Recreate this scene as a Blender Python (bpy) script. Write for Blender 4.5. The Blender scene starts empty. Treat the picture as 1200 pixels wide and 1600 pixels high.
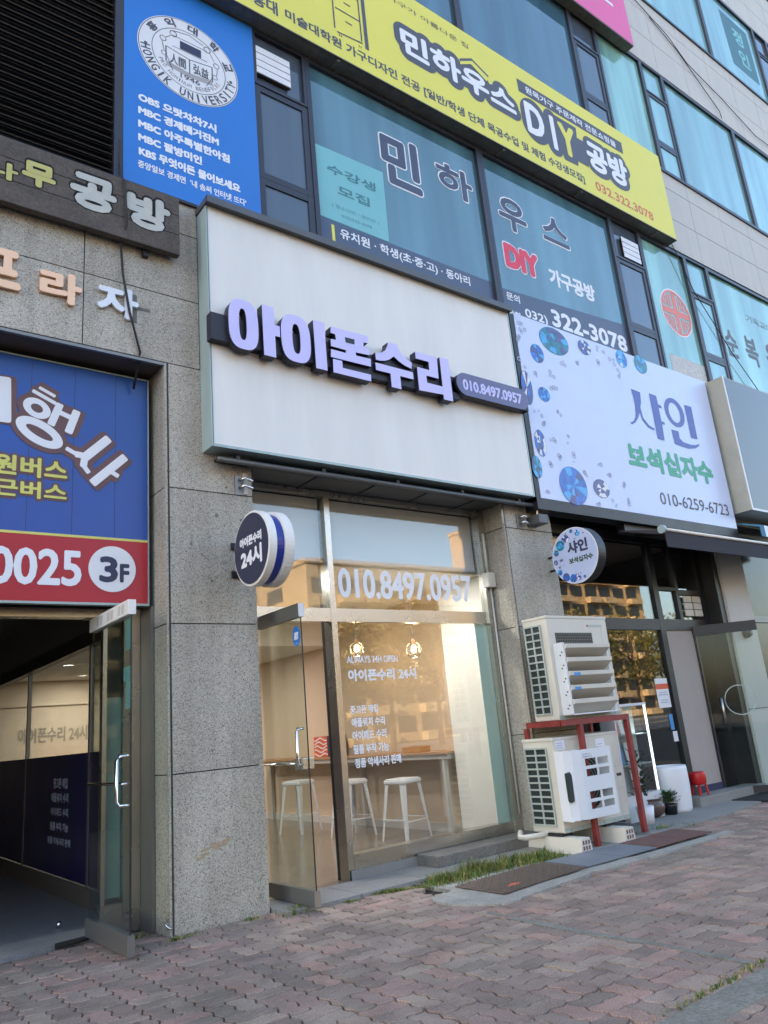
import bpy, bmesh, math, random
from mathutils import Vector, Matrix
random.seed(7)
C = bpy.context.scene.collection
SC = bpy.context.scene
# ------------------------------------------------------------------ camera, sky, sun, exposure
CAM_LOC=(-2.30339,-5.86249,1.30000); CAM_R=[0.798489, -0.595539, -0.088025]; CAM_U=[-0.096133, -0.270481, 0.957914]; CAM_F=[0.594284, 0.756422, 0.273227]; LENS=26.7063
cam = bpy.data.objects.new('camera', bpy.data.cameras.new('camera')); C.objects.link(cam)
_r, _u, _f = Vector(CAM_R), Vector(CAM_U), Vector(CAM_F)
cam.matrix_world = Matrix(((_r.x, _u.x, -_f.x, CAM_LOC[0]), (_r.y, _u.y, -_f.y, CAM_LOC[1]), (_r.z, _u.z, -_f.z, CAM_LOC[2]), (0, 0, 0, 1)))
cam.data.sensor_fit = 'VERTICAL'; cam.data.sensor_height = 36; cam.data.sensor_width = 27; cam.data.lens = LENS
cam.data.clip_start = .05; cam.data.clip_end = 2000
SC.camera = cam
SUN_EL, SUN_AZ = math.radians(20), math.radians(-66)      # azimuth from +Y towards +X
world = bpy.data.worlds.new('World'); SC.world = world; world.use_nodes = True
_n = world.node_tree.nodes; _n.clear()
_sky = _n.new('ShaderNodeTexSky'); _sky.sky_type = 'NISHITA'; _sky.sun_disc = False
_sky.sun_elevation = SUN_EL; _sky.sun_rotation = SUN_AZ; _sky.dust_density = 3.0; _sky.air_density = 1.0; _sky.ozone_density = 1.0
_bg = _n.new('ShaderNodeBackground'); _bg.inputs[1].default_value = .15
_out = _n.new('ShaderNodeOutputWorld')
world.node_tree.links.new(_sky.outputs[0], _bg.inputs[0]); world.node_tree.links.new(_bg.outputs[0], _out.inputs[0])
sun = bpy.data.objects.new('sun', bpy.data.lights.new('sun', 'SUN')); C.objects.link(sun)
sun.data.energy = 3.6; sun.data.angle = math.radians(.5); sun.data.color = (1, .74, .42)
_d = Vector((math.sin(SUN_AZ) * math.cos(SUN_EL), math.cos(SUN_AZ) * math.cos(SUN_EL), math.sin(SUN_EL)))
sun.rotation_euler = (-_d).to_track_quat('-Z', 'Y').to_euler()
SC.view_settings.view_transform = 'Standard'; SC.view_settings.look = 'None'; SC.view_settings.gamma = 1
SC.view_settings.exposure = 2.36
SC.cycles.use_denoising = True; SC.cycles.max_bounces = 10; SC.cycles.transparent_max_bounces = 24
SC.cycles.sample_clamp_indirect = 6; SC.cycles.caustics_reflective = False; SC.cycles.caustics_refractive = False

T={
'u1':(-0.232,7.305,0.579,7.382),
'u2':(-0.232,7.156,0.601,7.225),
'u3':(-0.232,6.998,0.716,7.065),
'u4':(-0.232,6.837,0.411,6.911),
'u5':(-0.227,6.676,0.824,6.754),
'u6':(-0.235,6.537,0.884,6.596),
'emb':[(-0.24,7.937),(0.842,8.068),(0.076,8.559),(0.524,7.553),(-0.092,8.034),(0.703,8.078),(0.24,8.254),(0.425,8.173),(0.116,8.062),(0.472,7.911),(0.211,7.84),(0.395,7.838)],
'w_na':(-1.536,5.823,-1.264,5.987),
'w_mu':(-1.238,5.849,-0.974,6.086),
'w_gong':(-0.859,5.794,-0.464,6.145),
'w_bang':(-0.375,5.783,0.026,6.138),
'wood':[(-1.413,6.204),(0.119,6.257),(0.11,5.654),(-1.385,5.583)],
'pz_f':(-1.489,4.894,-1.188,5.242),
'pz_r':(-1.048,4.883,-0.716,5.171),
'pz_j':(-0.593,4.88,-0.237,5.176),
'b_y':(-1.441,3.872,-1.147,4.234),
'b_l1':(-1.448,3.441,-0.723,3.612),
'b_l2':(-1.437,3.268,-0.722,3.411),
'b_num':(-1.243,2.579,-0.593,2.871),
'b_3':(-0.458,2.624,-0.308,2.84),
'b_F':(-0.294,2.628,-0.215,2.784),
'b_haeng':[(-0.876,3.963),(-1.069,4.032),(-0.633,4.084),(-1.013,4.212),(-0.797,3.787)],
'b_sa':[(-0.479,3.656)],
'b_circ':[(-0.356,2.735),(-0.541,2.725),(-0.159,2.745),(-0.357,2.932),(-0.354,2.542)],
'b_strip':[(-1.197,3.006),(-0.07,3.011),(-1.196,2.983),(-0.07,2.984)],
'b_edge':[(-1.263,4.444),(-0.066,4.449),(-0.055,2.467),(-1.172,2.457)],
'y_hong':(0.98,9.161,1.304,9.3),
'y_txt':(1.395,9.107,6.72,9.289),
'y_tel':(6.989,9.136,8.537,9.31),
'y_mhws':(3.147,9.67,5.3,10.105),
'y_roof':[(4.231,10.121),(4.483,10.264),(4.796,10.122),(4.731,10.042),(4.45,10.19),(4.229,10.066)],
'y_D':(5.501,9.54,5.909,10.117),
'y_I':(6.094,9.479,6.157,10.135),
'y_Y':(6.255,9.514,6.648,10.109),
'y_gb':(6.911,9.53,7.993,10.102),
'y_ban':[(5.435,10.483),(8.009,10.506),(8.0,10.272),(5.441,10.248)],
'y_bant':(5.6,10.304,7.82,10.437),
'y_box':[(2.095,9.844),(2.107,9.368),(2.481,9.405),(2.494,10.1),(2.572,9.402),(2.553,10.138)],
'y_small':(2.976,10.479,4.49,10.44),
'yel':[(0.77,8.997),(9.137,9.0),(9.194,10.754)],
'v_min':(2.785,7.685,3.455,8.503),
'v_ha':(3.703,7.93,4.383,8.457),
'v_post':[(1.822,7.792),(2.803,7.814),(2.79,6.822),(1.813,6.827)],
'v_p1':(1.969,7.461,2.664,7.594),
'v_p2':(2.096,7.206,2.549,7.342),
'v_p3':(1.99,7.024,2.663,7.055),
'v_band1':[(1.779,6.799),(4.494,6.819)],
'v_t1':(2.078,6.599,4.077,6.756),
'v_bar':[(1.966,6.761),(2.002,6.549)],
'v_u':(4.827,7.794,5.429,8.378),
'v_s':(5.733,7.92,6.362,8.417),
'v_diy':(4.809,7.151,5.544,7.583),
'v_gg':(5.728,7.166,6.771,7.461),
'v_mun':(4.738,6.634,5.0,6.757),
'v_jeon':(4.71,6.375,4.986,6.488),
'v_032':(5.069,6.424,5.525,6.599),
'v_322':(5.623,6.475,7.357,6.752),
'v_band2':[(4.697,6.78),(7.308,6.976)],
'v_emb':[(9.054,7.643),(8.742,7.765),(9.356,7.46),(8.955,8.065),(9.145,7.218)],
'v_lace':[(8.58,6.754),(9.629,6.785)],
'v_sun':(10.56,7.23,10.995,7.791),
'v_bok':(11.289,7.228,11.757,7.835),
'v_gi':(11.721,8.325,12.965,8.37),
'v_eum':(12.091,7.223,12.613,7.881),
'sy1':[(6.839,5.662),(7.051,5.652),(7.027,5.489),(6.985,5.401),(7.005,5.245),(7.114,5.146),(7.245,5.113),(7.227,5.086),(7.088,5.111),(6.976,5.2),(6.946,5.324),(6.882,5.223),(6.789,5.133),(6.701,5.088),(6.655,5.103),(6.747,5.143),(6.812,5.21),(6.843,5.294),(6.864,5.437),(6.856,5.565)],
'sy2':[(7.281,5.683),(7.456,5.678),(7.466,5.545),(7.538,5.529),(7.54,5.492),(7.46,5.489),(7.465,5.273),(7.538,5.266),(7.539,5.229),(7.466,5.224),(7.445,4.963),(7.277,4.965)],
'si_o':[(7.622,5.535),(8.134,5.474),(7.859,5.713),(7.874,5.239),(7.721,5.533),(8.019,5.464),(7.855,5.633),(7.861,5.32)],
'si_i':[(8.198,5.679),(8.392,5.678),(8.375,5.136),(8.198,5.132)],
'si_n':[(7.688,5.182),(7.875,5.181),(7.867,5.069),(7.952,5.021),(8.137,5.01),(8.283,5.027),(8.395,5.063),(8.382,5.028),(8.263,4.971),(8.077,4.938),(7.873,4.941),(7.711,4.956)],
's_bo':(6.455,4.414,8.608,4.798),
's_tel':(7.04,3.951,8.837,4.131),
'g0':(4.972,5.824,5.552,6.218,0),
'g1':(4.746,5.614,4.999,5.878,2),
'g2':(5.765,5.978,6.039,6.201,1),
'g3':(6.614,5.977,6.873,6.252,4),
'g4':(7.054,5.99,7.37,6.284,0),
'g5':(4.47,4.969,4.67,5.435,1),
'g6':(4.772,5.074,4.989,5.274,2),
'g7':(4.563,4.301,4.767,4.654,3),
'g8':(4.445,4.005,4.62,4.296,0),
'g9':(4.907,3.735,5.433,4.241,5),
'g10':(5.566,3.894,5.898,4.146,3),
'bub':[(4.64,6.107),(4.66,6.015),(4.556,5.872),(4.554,5.548),(4.793,5.433),(5.131,5.499),(5.692,5.787),(6.219,6.132),(6.483,6.026),(6.158,5.896),(5.365,5.7),(5.079,5.267),(4.721,4.915),(4.815,4.767),(5.14,4.957),(5.198,4.64),(4.922,4.567),(5.006,4.372),(5.311,4.39),(4.825,4.247),(5.496,4.214),(5.752,4.352),(5.961,4.23),(6.233,4.103),(4.662,3.842),(5.61,3.808),(5.98,3.829),(6.282,3.862),(6.654,5.851)],
'a_tel':(1.915,2.59,3.749,2.896),
'a1':(1.952,1.943,2.584,2.011),
'a2':(1.955,1.766,2.809,1.882),
'a3':(1.951,1.462,2.282,1.54),
'a4':(1.955,1.337,2.353,1.424),
'a5':(1.954,1.214,2.358,1.303),
'a6':(1.953,1.09,2.374,1.178),
'a7':(1.96,0.965,2.512,1.053)}

# ------------------------------------------------------------------ materials
def lin(r, g, b):
    f = lambda c: (c / 255 / 12.92) if c <= 10 else ((c / 255 + .055) / 1.055) ** 2.4
    return (f(r), f(g), f(b), 1)
def nd(nt, t, **kw):
    n = nt.nodes.new(t)
    for k, v in kw.items():
        if k in n.inputs: n.inputs[k].default_value = v
        else: setattr(n, k, v)
    return n
def ramp(nt, stops, interp='LINEAR'):
    r = nt.nodes.new('ShaderNodeValToRGB'); r.color_ramp.interpolation = interp
    e = r.color_ramp.elements
    while len(e) < len(stops): e.new(.5)
    for k, (p, c) in enumerate(stops): e[k].position = p; e[k].color = c
    return r
def mixc(nt, fac, a, b, mode='MIX'):
    m = nt.nodes.new('ShaderNodeMix'); m.data_type = 'RGBA'; m.blend_type = mode
    for i, v in ((0, fac), (6, a), (7, b)):
        if hasattr(v, 'links'): nt.links.new(v, m.inputs[i])
        else: m.inputs[i].default_value = v
    return m.outputs[2]
def new(name):
    m = bpy.data.materials.new(name); m.use_nodes = True
    nt = m.node_tree; p = nt.nodes['Principled BSDF']; return m, nt, p
def sc(c, k): return (c[0] * k, c[1] * k, c[2] * k, 1)
def mat(name, col, rough=.5, metal=0, var=.12, scale=4, streak=False, fine=0, bump=0, spec=.5):
    """base colour with broad dirt variation, optional downward streaks, fine grain and bump"""
    m, nt, p = new(name); L = nt.links.new
    tc = nd(nt, 'ShaderNodeTexCoord'); g = nd(nt, 'ShaderNodeNewGeometry')
    n1 = nd(nt, 'ShaderNodeTexNoise', Scale=scale, Detail=6.0, Roughness=.6)
    if streak:
        mp = nd(nt, 'ShaderNodeMapping'); mp.inputs['Scale'].default_value = (3, 3, .35); L(g.outputs['Position'], mp.inputs[0]); L(mp.outputs[0], n1.inputs[0])
    else: L(g.outputs['Position'], n1.inputs[0])
    r = ramp(nt, [(.3, sc(col, 1 - var)), (.7, sc(col, 1 + var * .6))]); L(n1.outputs[0], r.inputs[0])
    c = r.outputs[0]
    if fine:
        n2 = nd(nt, 'ShaderNodeTexNoise', Scale=fine, Detail=2.0); L(g.outputs['Position'], n2.inputs[0])
        r2 = ramp(nt, [(.35, (.76, .76, .76, 1)), (.65, (1.1, 1.1, 1.1, 1))]); L(n2.outputs[0], r2.inputs[0])
        c = mixc(nt, 1.0, c, r2.outputs[0], 'MULTIPLY')
    L(c, p.inputs['Base Color'])
    rr = nd(nt, 'ShaderNodeMapRange'); rr.inputs[3].default_value = max(0, rough - .08); rr.inputs[4].default_value = min(1, rough + .1)
    L(n1.outputs[0], rr.inputs[0]); L(rr.outputs[0], p.inputs['Roughness'])
    p.inputs['Metallic'].default_value = metal; p.inputs['Specular IOR Level'].default_value = spec
    if bump:
        b = nd(nt, 'ShaderNodeBump', Strength=bump, Distance=.01); n3 = nd(nt, 'ShaderNodeTexNoise', Scale=fine or 60, Detail=3.0)
        L(g.outputs['Position'], n3.inputs[0]); L(n3.outputs[0], b.inputs['Height']); L(b.outputs[0], p.inputs['Normal'])
    return m
def granite(name, base, dark):
    m, nt, p = new(name); L = nt.links.new
    g = nd(nt, 'ShaderNodeNewGeometry')
    v = nd(nt, 'ShaderNodeTexVoronoi', Scale=150.0); L(g.outputs['Position'], v.inputs[0])
    n = nd(nt, 'ShaderNodeTexNoise', Scale=110.0, Detail=3.0, Roughness=.7); L(g.outputs['Position'], n.inputs[0])
    sx = nd(nt, 'ShaderNodeSeparateColor'); L(v.outputs['Color'], sx.inputs[0])
    r = ramp(nt, [(0, dark), (.1, sc(base, .6)), (.24, sc(base, .92)), (.75, sc(base, 1.08)), (.95, sc(base, 1.35))]); L(sx.outputs[0], r.inputs[0])
    r2 = ramp(nt, [(.3, (.72, .72, .72, 1)), (.7, (1.2, 1.2, 1.2, 1))]); L(n.outputs[0], r2.inputs[0])
    c = mixc(nt, .6, r.outputs[0], r2.outputs[0], 'MULTIPLY')
    # weathering: broad clouds and faint vertical run marks
    b = nd(nt, 'ShaderNodeTexNoise', Scale=1.3, Detail=5.0); L(g.outputs['Position'], b.inputs[0])
    mp = nd(nt, 'ShaderNodeMapping'); mp.inputs['Scale'].default_value = (7, 7, .5); L(g.outputs['Position'], mp.inputs[0])
    b2 = nd(nt, 'ShaderNodeTexNoise', Scale=1.0, Detail=4.0); L(mp.outputs[0], b2.inputs[0])
    r3 = ramp(nt, [(.3, (.8, .78, .75, 1)), (.7, (1.08, 1.08, 1.08, 1))]); L(b.outputs[0], r3.inputs[0])
    r4 = ramp(nt, [(.35, (.86, .85, .83, 1)), (.6, (1.03, 1.03, 1.03, 1))]); L(b2.outputs[0], r4.inputs[0])
    c = mixc(nt, 1., c, r3.outputs[0], 'MULTIPLY'); c = mixc(nt, 1., c, r4.outputs[0], 'MULTIPLY')
    pi = nd(nt, 'ShaderNodeNewGeometry'); r5 = ramp(nt, [(0, (.88, .88, .87, 1)), (1, (1.07, 1.06, 1.05, 1))]); L(pi.outputs['Random Per Island'], r5.inputs[0])
    c = mixc(nt, 1., c, r5.outputs[0], 'MULTIPLY')
    L(c, p.inputs['Base Color']); p.inputs['Roughness'].default_value = .55
    return m
def glass(name, tint=(1, 1, 1, 1), ior=1.7, extra=0., rough=0.):
    m, nt, p = new(name); L = nt.links.new; nt.nodes.remove(p)
    o = nt.nodes['Material Output']
    t = nd(nt, 'ShaderNodeBsdfTransparent'); t.inputs[0].default_value = tint
    gl = nd(nt, 'ShaderNodeBsdfGlossy'); gl.inputs['Roughness'].default_value = rough
    g = nd(nt, 'ShaderNodeNewGeometry'); dt = nd(nt, 'ShaderNodeVectorMath', operation='DOT_PRODUCT'); L(g.outputs['Normal'], dt.inputs[0]); L(g.outputs['Incoming'], dt.inputs[1])
    ab = nd(nt, 'ShaderNodeMath', operation='ABSOLUTE'); L(dt.outputs['Value'], ab.inputs[0])
    om = nd(nt, 'ShaderNodeMath', operation='SUBTRACT', use_clamp=True); om.inputs[0].default_value = 1; L(ab.outputs[0], om.inputs[1])
    pw = nd(nt, 'ShaderNodeMath', operation='POWER'); L(om.outputs[0], pw.inputs[0]); pw.inputs[1].default_value = 4.
    r0 = ((ior - 1) / (ior + 1)) ** 2
    ad = nd(nt, 'ShaderNodeMath', operation='MULTIPLY_ADD', use_clamp=True); L(pw.outputs[0], ad.inputs[0]); ad.inputs[1].default_value = 1 - r0; ad.inputs[2].default_value = r0 + extra
    mx = nd(nt, 'ShaderNodeMixShader'); L(ad.outputs[0], mx.inputs[0]); L(t.outputs[0], mx.inputs[1]); L(gl.outputs[0], mx.inputs[2]); L(mx.outputs[0], o.inputs[0])
    return m
def pane_mat(name, col, ior=2.0, var=.25, scale=.8):
    """window glass with blinds or film close behind: tinted diffuse under a mirror-like coat"""
    m, nt, p = new(name); L = nt.links.new; nt.nodes.remove(p)
    o = nt.nodes['Material Output']; g = nd(nt, 'ShaderNodeNewGeometry')
    mp = nd(nt, 'ShaderNodeMapping'); mp.inputs['Scale'].default_value = (1.8, 1, .25); L(g.outputs['Position'], mp.inputs[0])
    n = nd(nt, 'ShaderNodeTexNoise', Scale=scale, Detail=2.0); L(mp.outputs[0], n.inputs[0])
    r = ramp(nt, [(.35, sc(col, 1 - var)), (.65, sc(col, 1 + var))]); L(n.outputs[0], r.inputs[0])
    m2 = nd(nt, 'ShaderNodeMapping'); m2.inputs['Scale'].default_value = (4, 1, .1); L(g.outputs['Position'], m2.inputs[0])
    nf = nd(nt, 'ShaderNodeTexNoise', Scale=1.0, Detail=3.0); L(m2.outputs[0], nf.inputs[0]); rf = ramp(nt, [(.35, (.72, .76, .78, 1)), (.65, (1.12, 1.1, 1.08, 1))]); L(nf.outputs[0], rf.inputs[0])
    cc = mixc(nt, .5, r.outputs[0], rf.outputs[0], 'MULTIPLY')
    d = nd(nt, 'ShaderNodeBsdfDiffuse'); L(cc, d.inputs[0])
    gl = nd(nt, 'ShaderNodeBsdfGlossy'); gl.inputs['Roughness'].default_value = .015; gl.inputs[0].default_value = (.84, .92, .94, 1)
    b = nd(nt, 'ShaderNodeBump', Strength=.12, Distance=.02); n2 = nd(nt, 'ShaderNodeTexNoise', Scale=.9, Detail=1.0); L(g.outputs['Position'], n2.inputs[0]); L(n2.outputs[0], b.inputs['Height']); L(b.outputs[0], gl.inputs['Normal'])
    fr = nd(nt, 'ShaderNodeFresnel', IOR=ior)
    mx = nd(nt, 'ShaderNodeMixShader'); L(fr.outputs[0], mx.inputs[0]); L(d.outputs[0], mx.inputs[1]); L(gl.outputs[0], mx.inputs[2]); L(mx.outputs[0], o.inputs[0])
    return m
def emit(name, col, k):
    m, nt, p = new(name); p.inputs['Base Color'].default_value = col
    p.inputs['Emission Color'].default_value = col; p.inputs['Emission Strength'].default_value = k; return m
M = {}
M['granite'] = granite('grey_granite', lin(180, 175, 164), lin(92, 90, 84))
M['granite_dark'] = granite('dark_granite', lin(120, 118, 114), lin(50, 50, 50))
M['panel'] = mat('pale_stone_panel', lin(200, 196, 190), .6, var=.08, scale=1.5, streak=True, fine=180)
M['joint'] = mat('joint_sealant', lin(70, 68, 66), .9)
M['white_sign'] = mat('white_sign_face', lin(228, 226, 221), .4, var=.07, scale=1.2, streak=True)
M['sign_edge'] = mat('sign_aluminium_edge', lin(160, 178, 178), .4, .2, streak=True)
M['sign_dark'] = mat('sign_underside', lin(110, 108, 100), .6, streak=True, var=.3)
M['cap'] = mat('sign_cap_metal', lin(92, 94, 96), .45, .4)
M['letter'] = mat('lilac_letter_face', lin(204, 198, 246), .3, var=.02)
M['letter_side'] = mat('letter_return_dark', lin(32, 33, 46), .5)
M['pill'] = mat('slate_violet_plate', lin(98, 98, 136), .35, var=.05)
M['white'] = mat('white_paint', lin(225, 226, 230), .4, var=.04)
def vinyl(name, col):
    m, nt, p = new(name); L = nt.links.new; nt.nodes.remove(p); o = nt.nodes['Material Output']
    d = nd(nt, 'ShaderNodeBsdfDiffuse'); d.inputs[0].default_value = col; t = nd(nt, 'ShaderNodeBsdfTranslucent'); t.inputs[0].default_value = col
    x = nd(nt, 'ShaderNodeMixShader'); x.inputs[0].default_value = .4; L(d.outputs[0], x.inputs[1]); L(t.outputs[0], x.inputs[2]); L(x.outputs[0], o.inputs[0]); return m
M['film_text'] = mat('pale_film_text', lin(196, 200, 220), .5, var=.02)
M['pale_paint'] = mat('weathered_white_paint', lin(186, 188, 182), .6, var=.12, scale=9)
M['aqua'] = mat('aqua_protective_film', lin(140, 196, 196), .4)
M['column'] = mat('white_column_paint', lin(232, 228, 222), .7, var=.03)
M['taupe'] = mat('taupe_panel', lin(168, 160, 154), .7, var=.05)
M['sidesky'] = mat('painted_sky_reflection', lin(196, 220, 216), .25, var=.05)  # pale tint painted as the sky mirrored in the sidelight
M['darkpane'] = mat('dark_shop_pane', lin(88, 80, 66), .15, var=.3, scale=1.2, spec=.3)
M['discface'] = mat('shaded_pale_blue_face', lin(176, 188, 220), .35, var=.05)  # gem sign's blue with the disc's shade put into the colour
M['faint'] = mat('faint_wall_letter', lin(150, 136, 120), .8)
M['oldlime'] = mat('faded_lime_paint', lin(190, 184, 112), .6, var=.12, scale=9)
M['window_vinyl'] = mat('opaque_window_vinyl', lin(246, 247, 250), .6, var=.01)
M['white_vinyl'] = mat('white_vinyl', lin(232, 234, 240), .5, var=.02)
M['yellow'] = mat('yellow_banner', lin(226, 220, 92), .5, var=.04, scale=1)
M['char'] = mat('charcoal_print', lin(78, 80, 92), .5, var=.04)
M['red_print'] = mat('red_print', lin(214, 104, 74), .5, var=.04)
M['diy_red'] = mat('crimson_vinyl', lin(222, 60, 86), .5, var=.03)
M['blue'] = mat('blue_film', lin(34, 118, 206), .4, var=.07, scale=1.4)
M['navy_print'] = mat('navy_print', lin(45, 50, 80), .5)
M['pink'] = mat('pink_banner', lin(226, 100, 160), .5, var=.04)
M['wood'] = mat('weathered_wood', lin(88, 80, 74), .75, var=.3, scale=6, fine=40)
M['lime'] = mat('lime_paint', lin(214, 212, 112), .5)
M['bannerblue'] = mat('travel_banner_blue', lin(28, 78, 160), .3, var=.15, scale=1.1)
M['red'] = mat('travel_banner_red', lin(172, 24, 44), .35, var=.06)
M['brown'] = mat('brown_print', lin(104, 74, 74), .5)
M['gold'] = mat('rose_gold_letter', lin(244, 196, 158), .3, .3, var=.05)
M['silver'] = mat('silver_letter', lin(222, 224, 228), .35, .15, var=.05)
M['steel'] = mat('brushed_stainless', lin(190, 188, 180), .26, .95, var=.05, scale=1.5)
M['steel_dark'] = mat('dull_stainless', lin(128, 128, 126), .4, .6, var=.06, scale=2)
M['chrome'] = mat('chrome', lin(220, 220, 220), .1, 1.)
M['black'] = mat('black_metal', lin(34, 35, 38), .4, var=.15)
M['frame'] = mat('dark_window_frame', lin(52, 54, 64), .4, .2, var=.12)
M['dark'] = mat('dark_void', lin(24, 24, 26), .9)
M['beige'] = mat('beige_wall', lin(206, 184, 160), .8, var=.04, scale=2)
M['greywall'] = mat('pale_grey_wall', lin(196, 190, 184), .8, var=.03)
M['brick'] = mat('white_brick_wall', lin(206, 184, 160), .8, var=.1, scale=8)
M['ceil'] = mat('white_ceiling', lin(222, 218, 210), .85, var=.02)
M['tile'] = mat('glossy_floor_tile', lin(128, 118, 106), .18, var=.1, scale=2)
M['lobbyfloor'] = mat('grey_stone_floor', lin(134, 134, 136), .4, var=.15, scale=5, fine=90)
M['darkwall'] = mat('lobby_bulkhead', lin(92, 84, 78), .8)
M['navyfilm'] = mat('navy_film', lin(12, 14, 78), .3, var=.15, scale=2)
M['mint'] = mat('mint_film', lin(212, 244, 232), .4, var=.03)
M['cream'] = mat('cream_painted_steel', lin(206, 202, 190), .45, var=.06, scale=3)
M['cream2'] = mat('white_plastic', lin(214, 218, 222), .4, var=.04)
M['acside'] = mat('grey_green_steel', lin(168, 178, 172), .45, var=.06)
M['fin'] = mat('condenser_fins', lin(52, 62, 62), .5, .3, fine=300)
M['redsteel'] = mat('red_oxide_steel', lin(132, 50, 46), .5, var=.25, scale=12)
M['concrete'] = mat('rough_concrete', lin(160, 157, 148), .9, var=.22, scale=5, fine=70, bump=.5)
M['kerb'] = mat('kerb_concrete', lin(130, 127, 118), .9, var=.25, scale=6, fine=60, bump=.5)
M['apron'] = mat('smooth_concrete', lin(140, 138, 134), .85, var=.12, scale=2, fine=110)
M['greyplate'] = mat('blue_grey_plate', lin(112, 118, 124), .6, var=.1)
M['rustplate'] = mat('rusty_plate', lin(108, 78, 70), .75, var=.2, scale=8)
M['brownplate'] = mat('brown_tread_plate', lin(92, 78, 68), .6, var=.2, scale=8)
M['pot'] = mat('brown_glazed_pot', lin(92, 72, 66), .3, var=.1)
M['leaf'] = mat('succulent_green', lin(70, 98, 52), .6, var=.3, scale=30)
M['leafdark'] = mat('dark_leaf', lin(46, 66, 40), .6, var=.3, scale=30)
M['grass'] = mat('grass_blade', lin(86, 112, 44), .8, var=.35, scale=9)
M['drygrass'] = mat('dry_grass_blade', lin(160, 140, 84), .8, var=.25, scale=9)
M['redplastic'] = mat('red_plastic', lin(190, 34, 34), .35)
M['orange'] = mat('orange_wood', lin(190, 132, 62), .6, var=.15, scale=8)
M['tabletop'] = mat('oak_tabletop', lin(176, 132, 92), .5, var=.15, scale=6)
M['cable'] = mat('black_cable', lin(40, 40, 42), .7)
M['blind'] = mat('white_roller_blind', lin(226, 222, 224), .8, var=.02)
M['rubber'] = mat('black_rubber', lin(28, 28, 30), .7)
M['bluebottle'] = mat('royal_blue_band', lin(34, 54, 150), .3)
M['discnavy'] = mat('disc_navy_face', lin(46, 48, 74), .35, var=.04)
M['gem_teal'] = mat('gem_teal', lin(40, 130, 150), .2, var=.5, scale=9)
M['gem_navy'] = mat('gem_violet', lin(84, 84, 140), .2, var=.3, scale=9)
M['gem_blue'] = mat('gem_blue', lin(52, 110, 200), .2, var=.4, scale=9)
M['gem_sky'] = mat('gem_sky', lin(70, 170, 230), .2, var=.3, scale=9)
M['bubble'] = mat('pale_grey_print', lin(176, 182, 206), .4, var=.2, scale=20)
M['shine_blue'] = mat('shine_blue_letter', lin(74, 94, 172), .4, var=.04)
M['shine_green'] = mat('shine_green_letter', lin(52, 164, 126), .4, var=.04)
M['shine_face'] = mat('pale_blue_sign_face', lin(204, 216, 244), .3, var=.05, scale=1)
M['greysign'] = mat('dark_grey_sign_face', lin(92, 100, 106), .3, var=.08)
M['greysign_side'] = mat('grey_sign_return', lin(160, 160, 150), .5, var=.1)
M['asphalt'] = mat('asphalt', (.05, .05, .052, 1), .9, var=.2, fine=50)
M['tower'] = mat('apartment_concrete', lin(196, 166, 126), .8, var=.08, scale=.3)
M['tower2'] = mat('apartment_grey', lin(190, 168, 138), .8, var=.08, scale=.3)
M['towerwin'] = mat('apartment_window', (.04, .045, .05, 1), .3)
M['treeleaf'] = mat('street_tree_leaf', (.15, .14, .03, 1), .7, var=.5, scale=1.5)
M['bark'] = mat('bark', lin(90, 76, 62), .9, var=.3)
M['paper_red'] = mat('orange_red_label', lin(214, 92, 56), .5)
M['bluelabel'] = mat('blue_label', lin(70, 140, 200), .4)
M['coral'] = mat('coral_emblem', lin(232, 128, 112), .5, var=.04)
M['lace'] = mat('white_lace', lin(206, 206, 204), .9, var=.25, scale=25)
M['paleposter'] = mat('aqua_poster', lin(122, 188, 194), .5, var=.05)
M['postertext'] = mat('teal_poster_text', lin(70, 130, 142), .6)
M['slate'] = mat('slate_vinyl_band', lin(72, 86, 112), .4, var=.05)
M['greyletter'] = mat('grey_window_letter', lin(104, 112, 122), .6)
M['violet_outline'] = mat('slate_vinyl_letter', lin(70, 80, 104), .5)
M['awning'] = mat('dark_awning_canvas', lin(52, 50, 58), .85, var=.15, streak=True)
M['bluestripe'] = mat('blue_awning_stripe', lin(70, 130, 160), .8)
M['rust'] = mat('rust_stain', lin(170, 150, 122), .8, var=.3, scale=30)
M['ghost'] = mat('old_adhesive_mark', lin(112, 110, 104), .8, var=.2, scale=20)
M['shopglass'] = glass('shopfront_glass', (.93, .95, .94, 1), 1.5, .035)
M['doorglass'] = glass('door_glass', (.88, .93, .91, 1), 1.4, .0)
M['greyglass'] = glass('smoked_glass', (.62, .68, .68, 1), 1.8, .03)
M['pane_blue'] = pane_mat('pane_teal_grey', lin(82, 120, 134), 1.9)
M['pane_deep'] = pane_mat('pane_slate_blue', lin(70, 104, 124), 1.9)
M['pane_vent'] = pane_mat('pane_vent_grey', lin(84, 96, 112), 1.7, .1)
M['pane_cyan'] = pane_mat('pane_pale_cyan', lin(134, 182, 176), 1.8, .28)
M['pane_sky'] = pane_mat('pane_sky', lin(124, 170, 174), 1.95, .25)
M['teal_panel'] = mat('teal_window_sign', lin(56, 110, 120), .5)
M['bulb'] = emit('warm_bulb', (1, .72, .38, 1), 6)
M['downlight'] = emit('downlight_glow', (1, .93, .82, 1), 3)
M['led'] = emit('led_strip', (.85, .93, 1, 1), .55)

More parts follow.
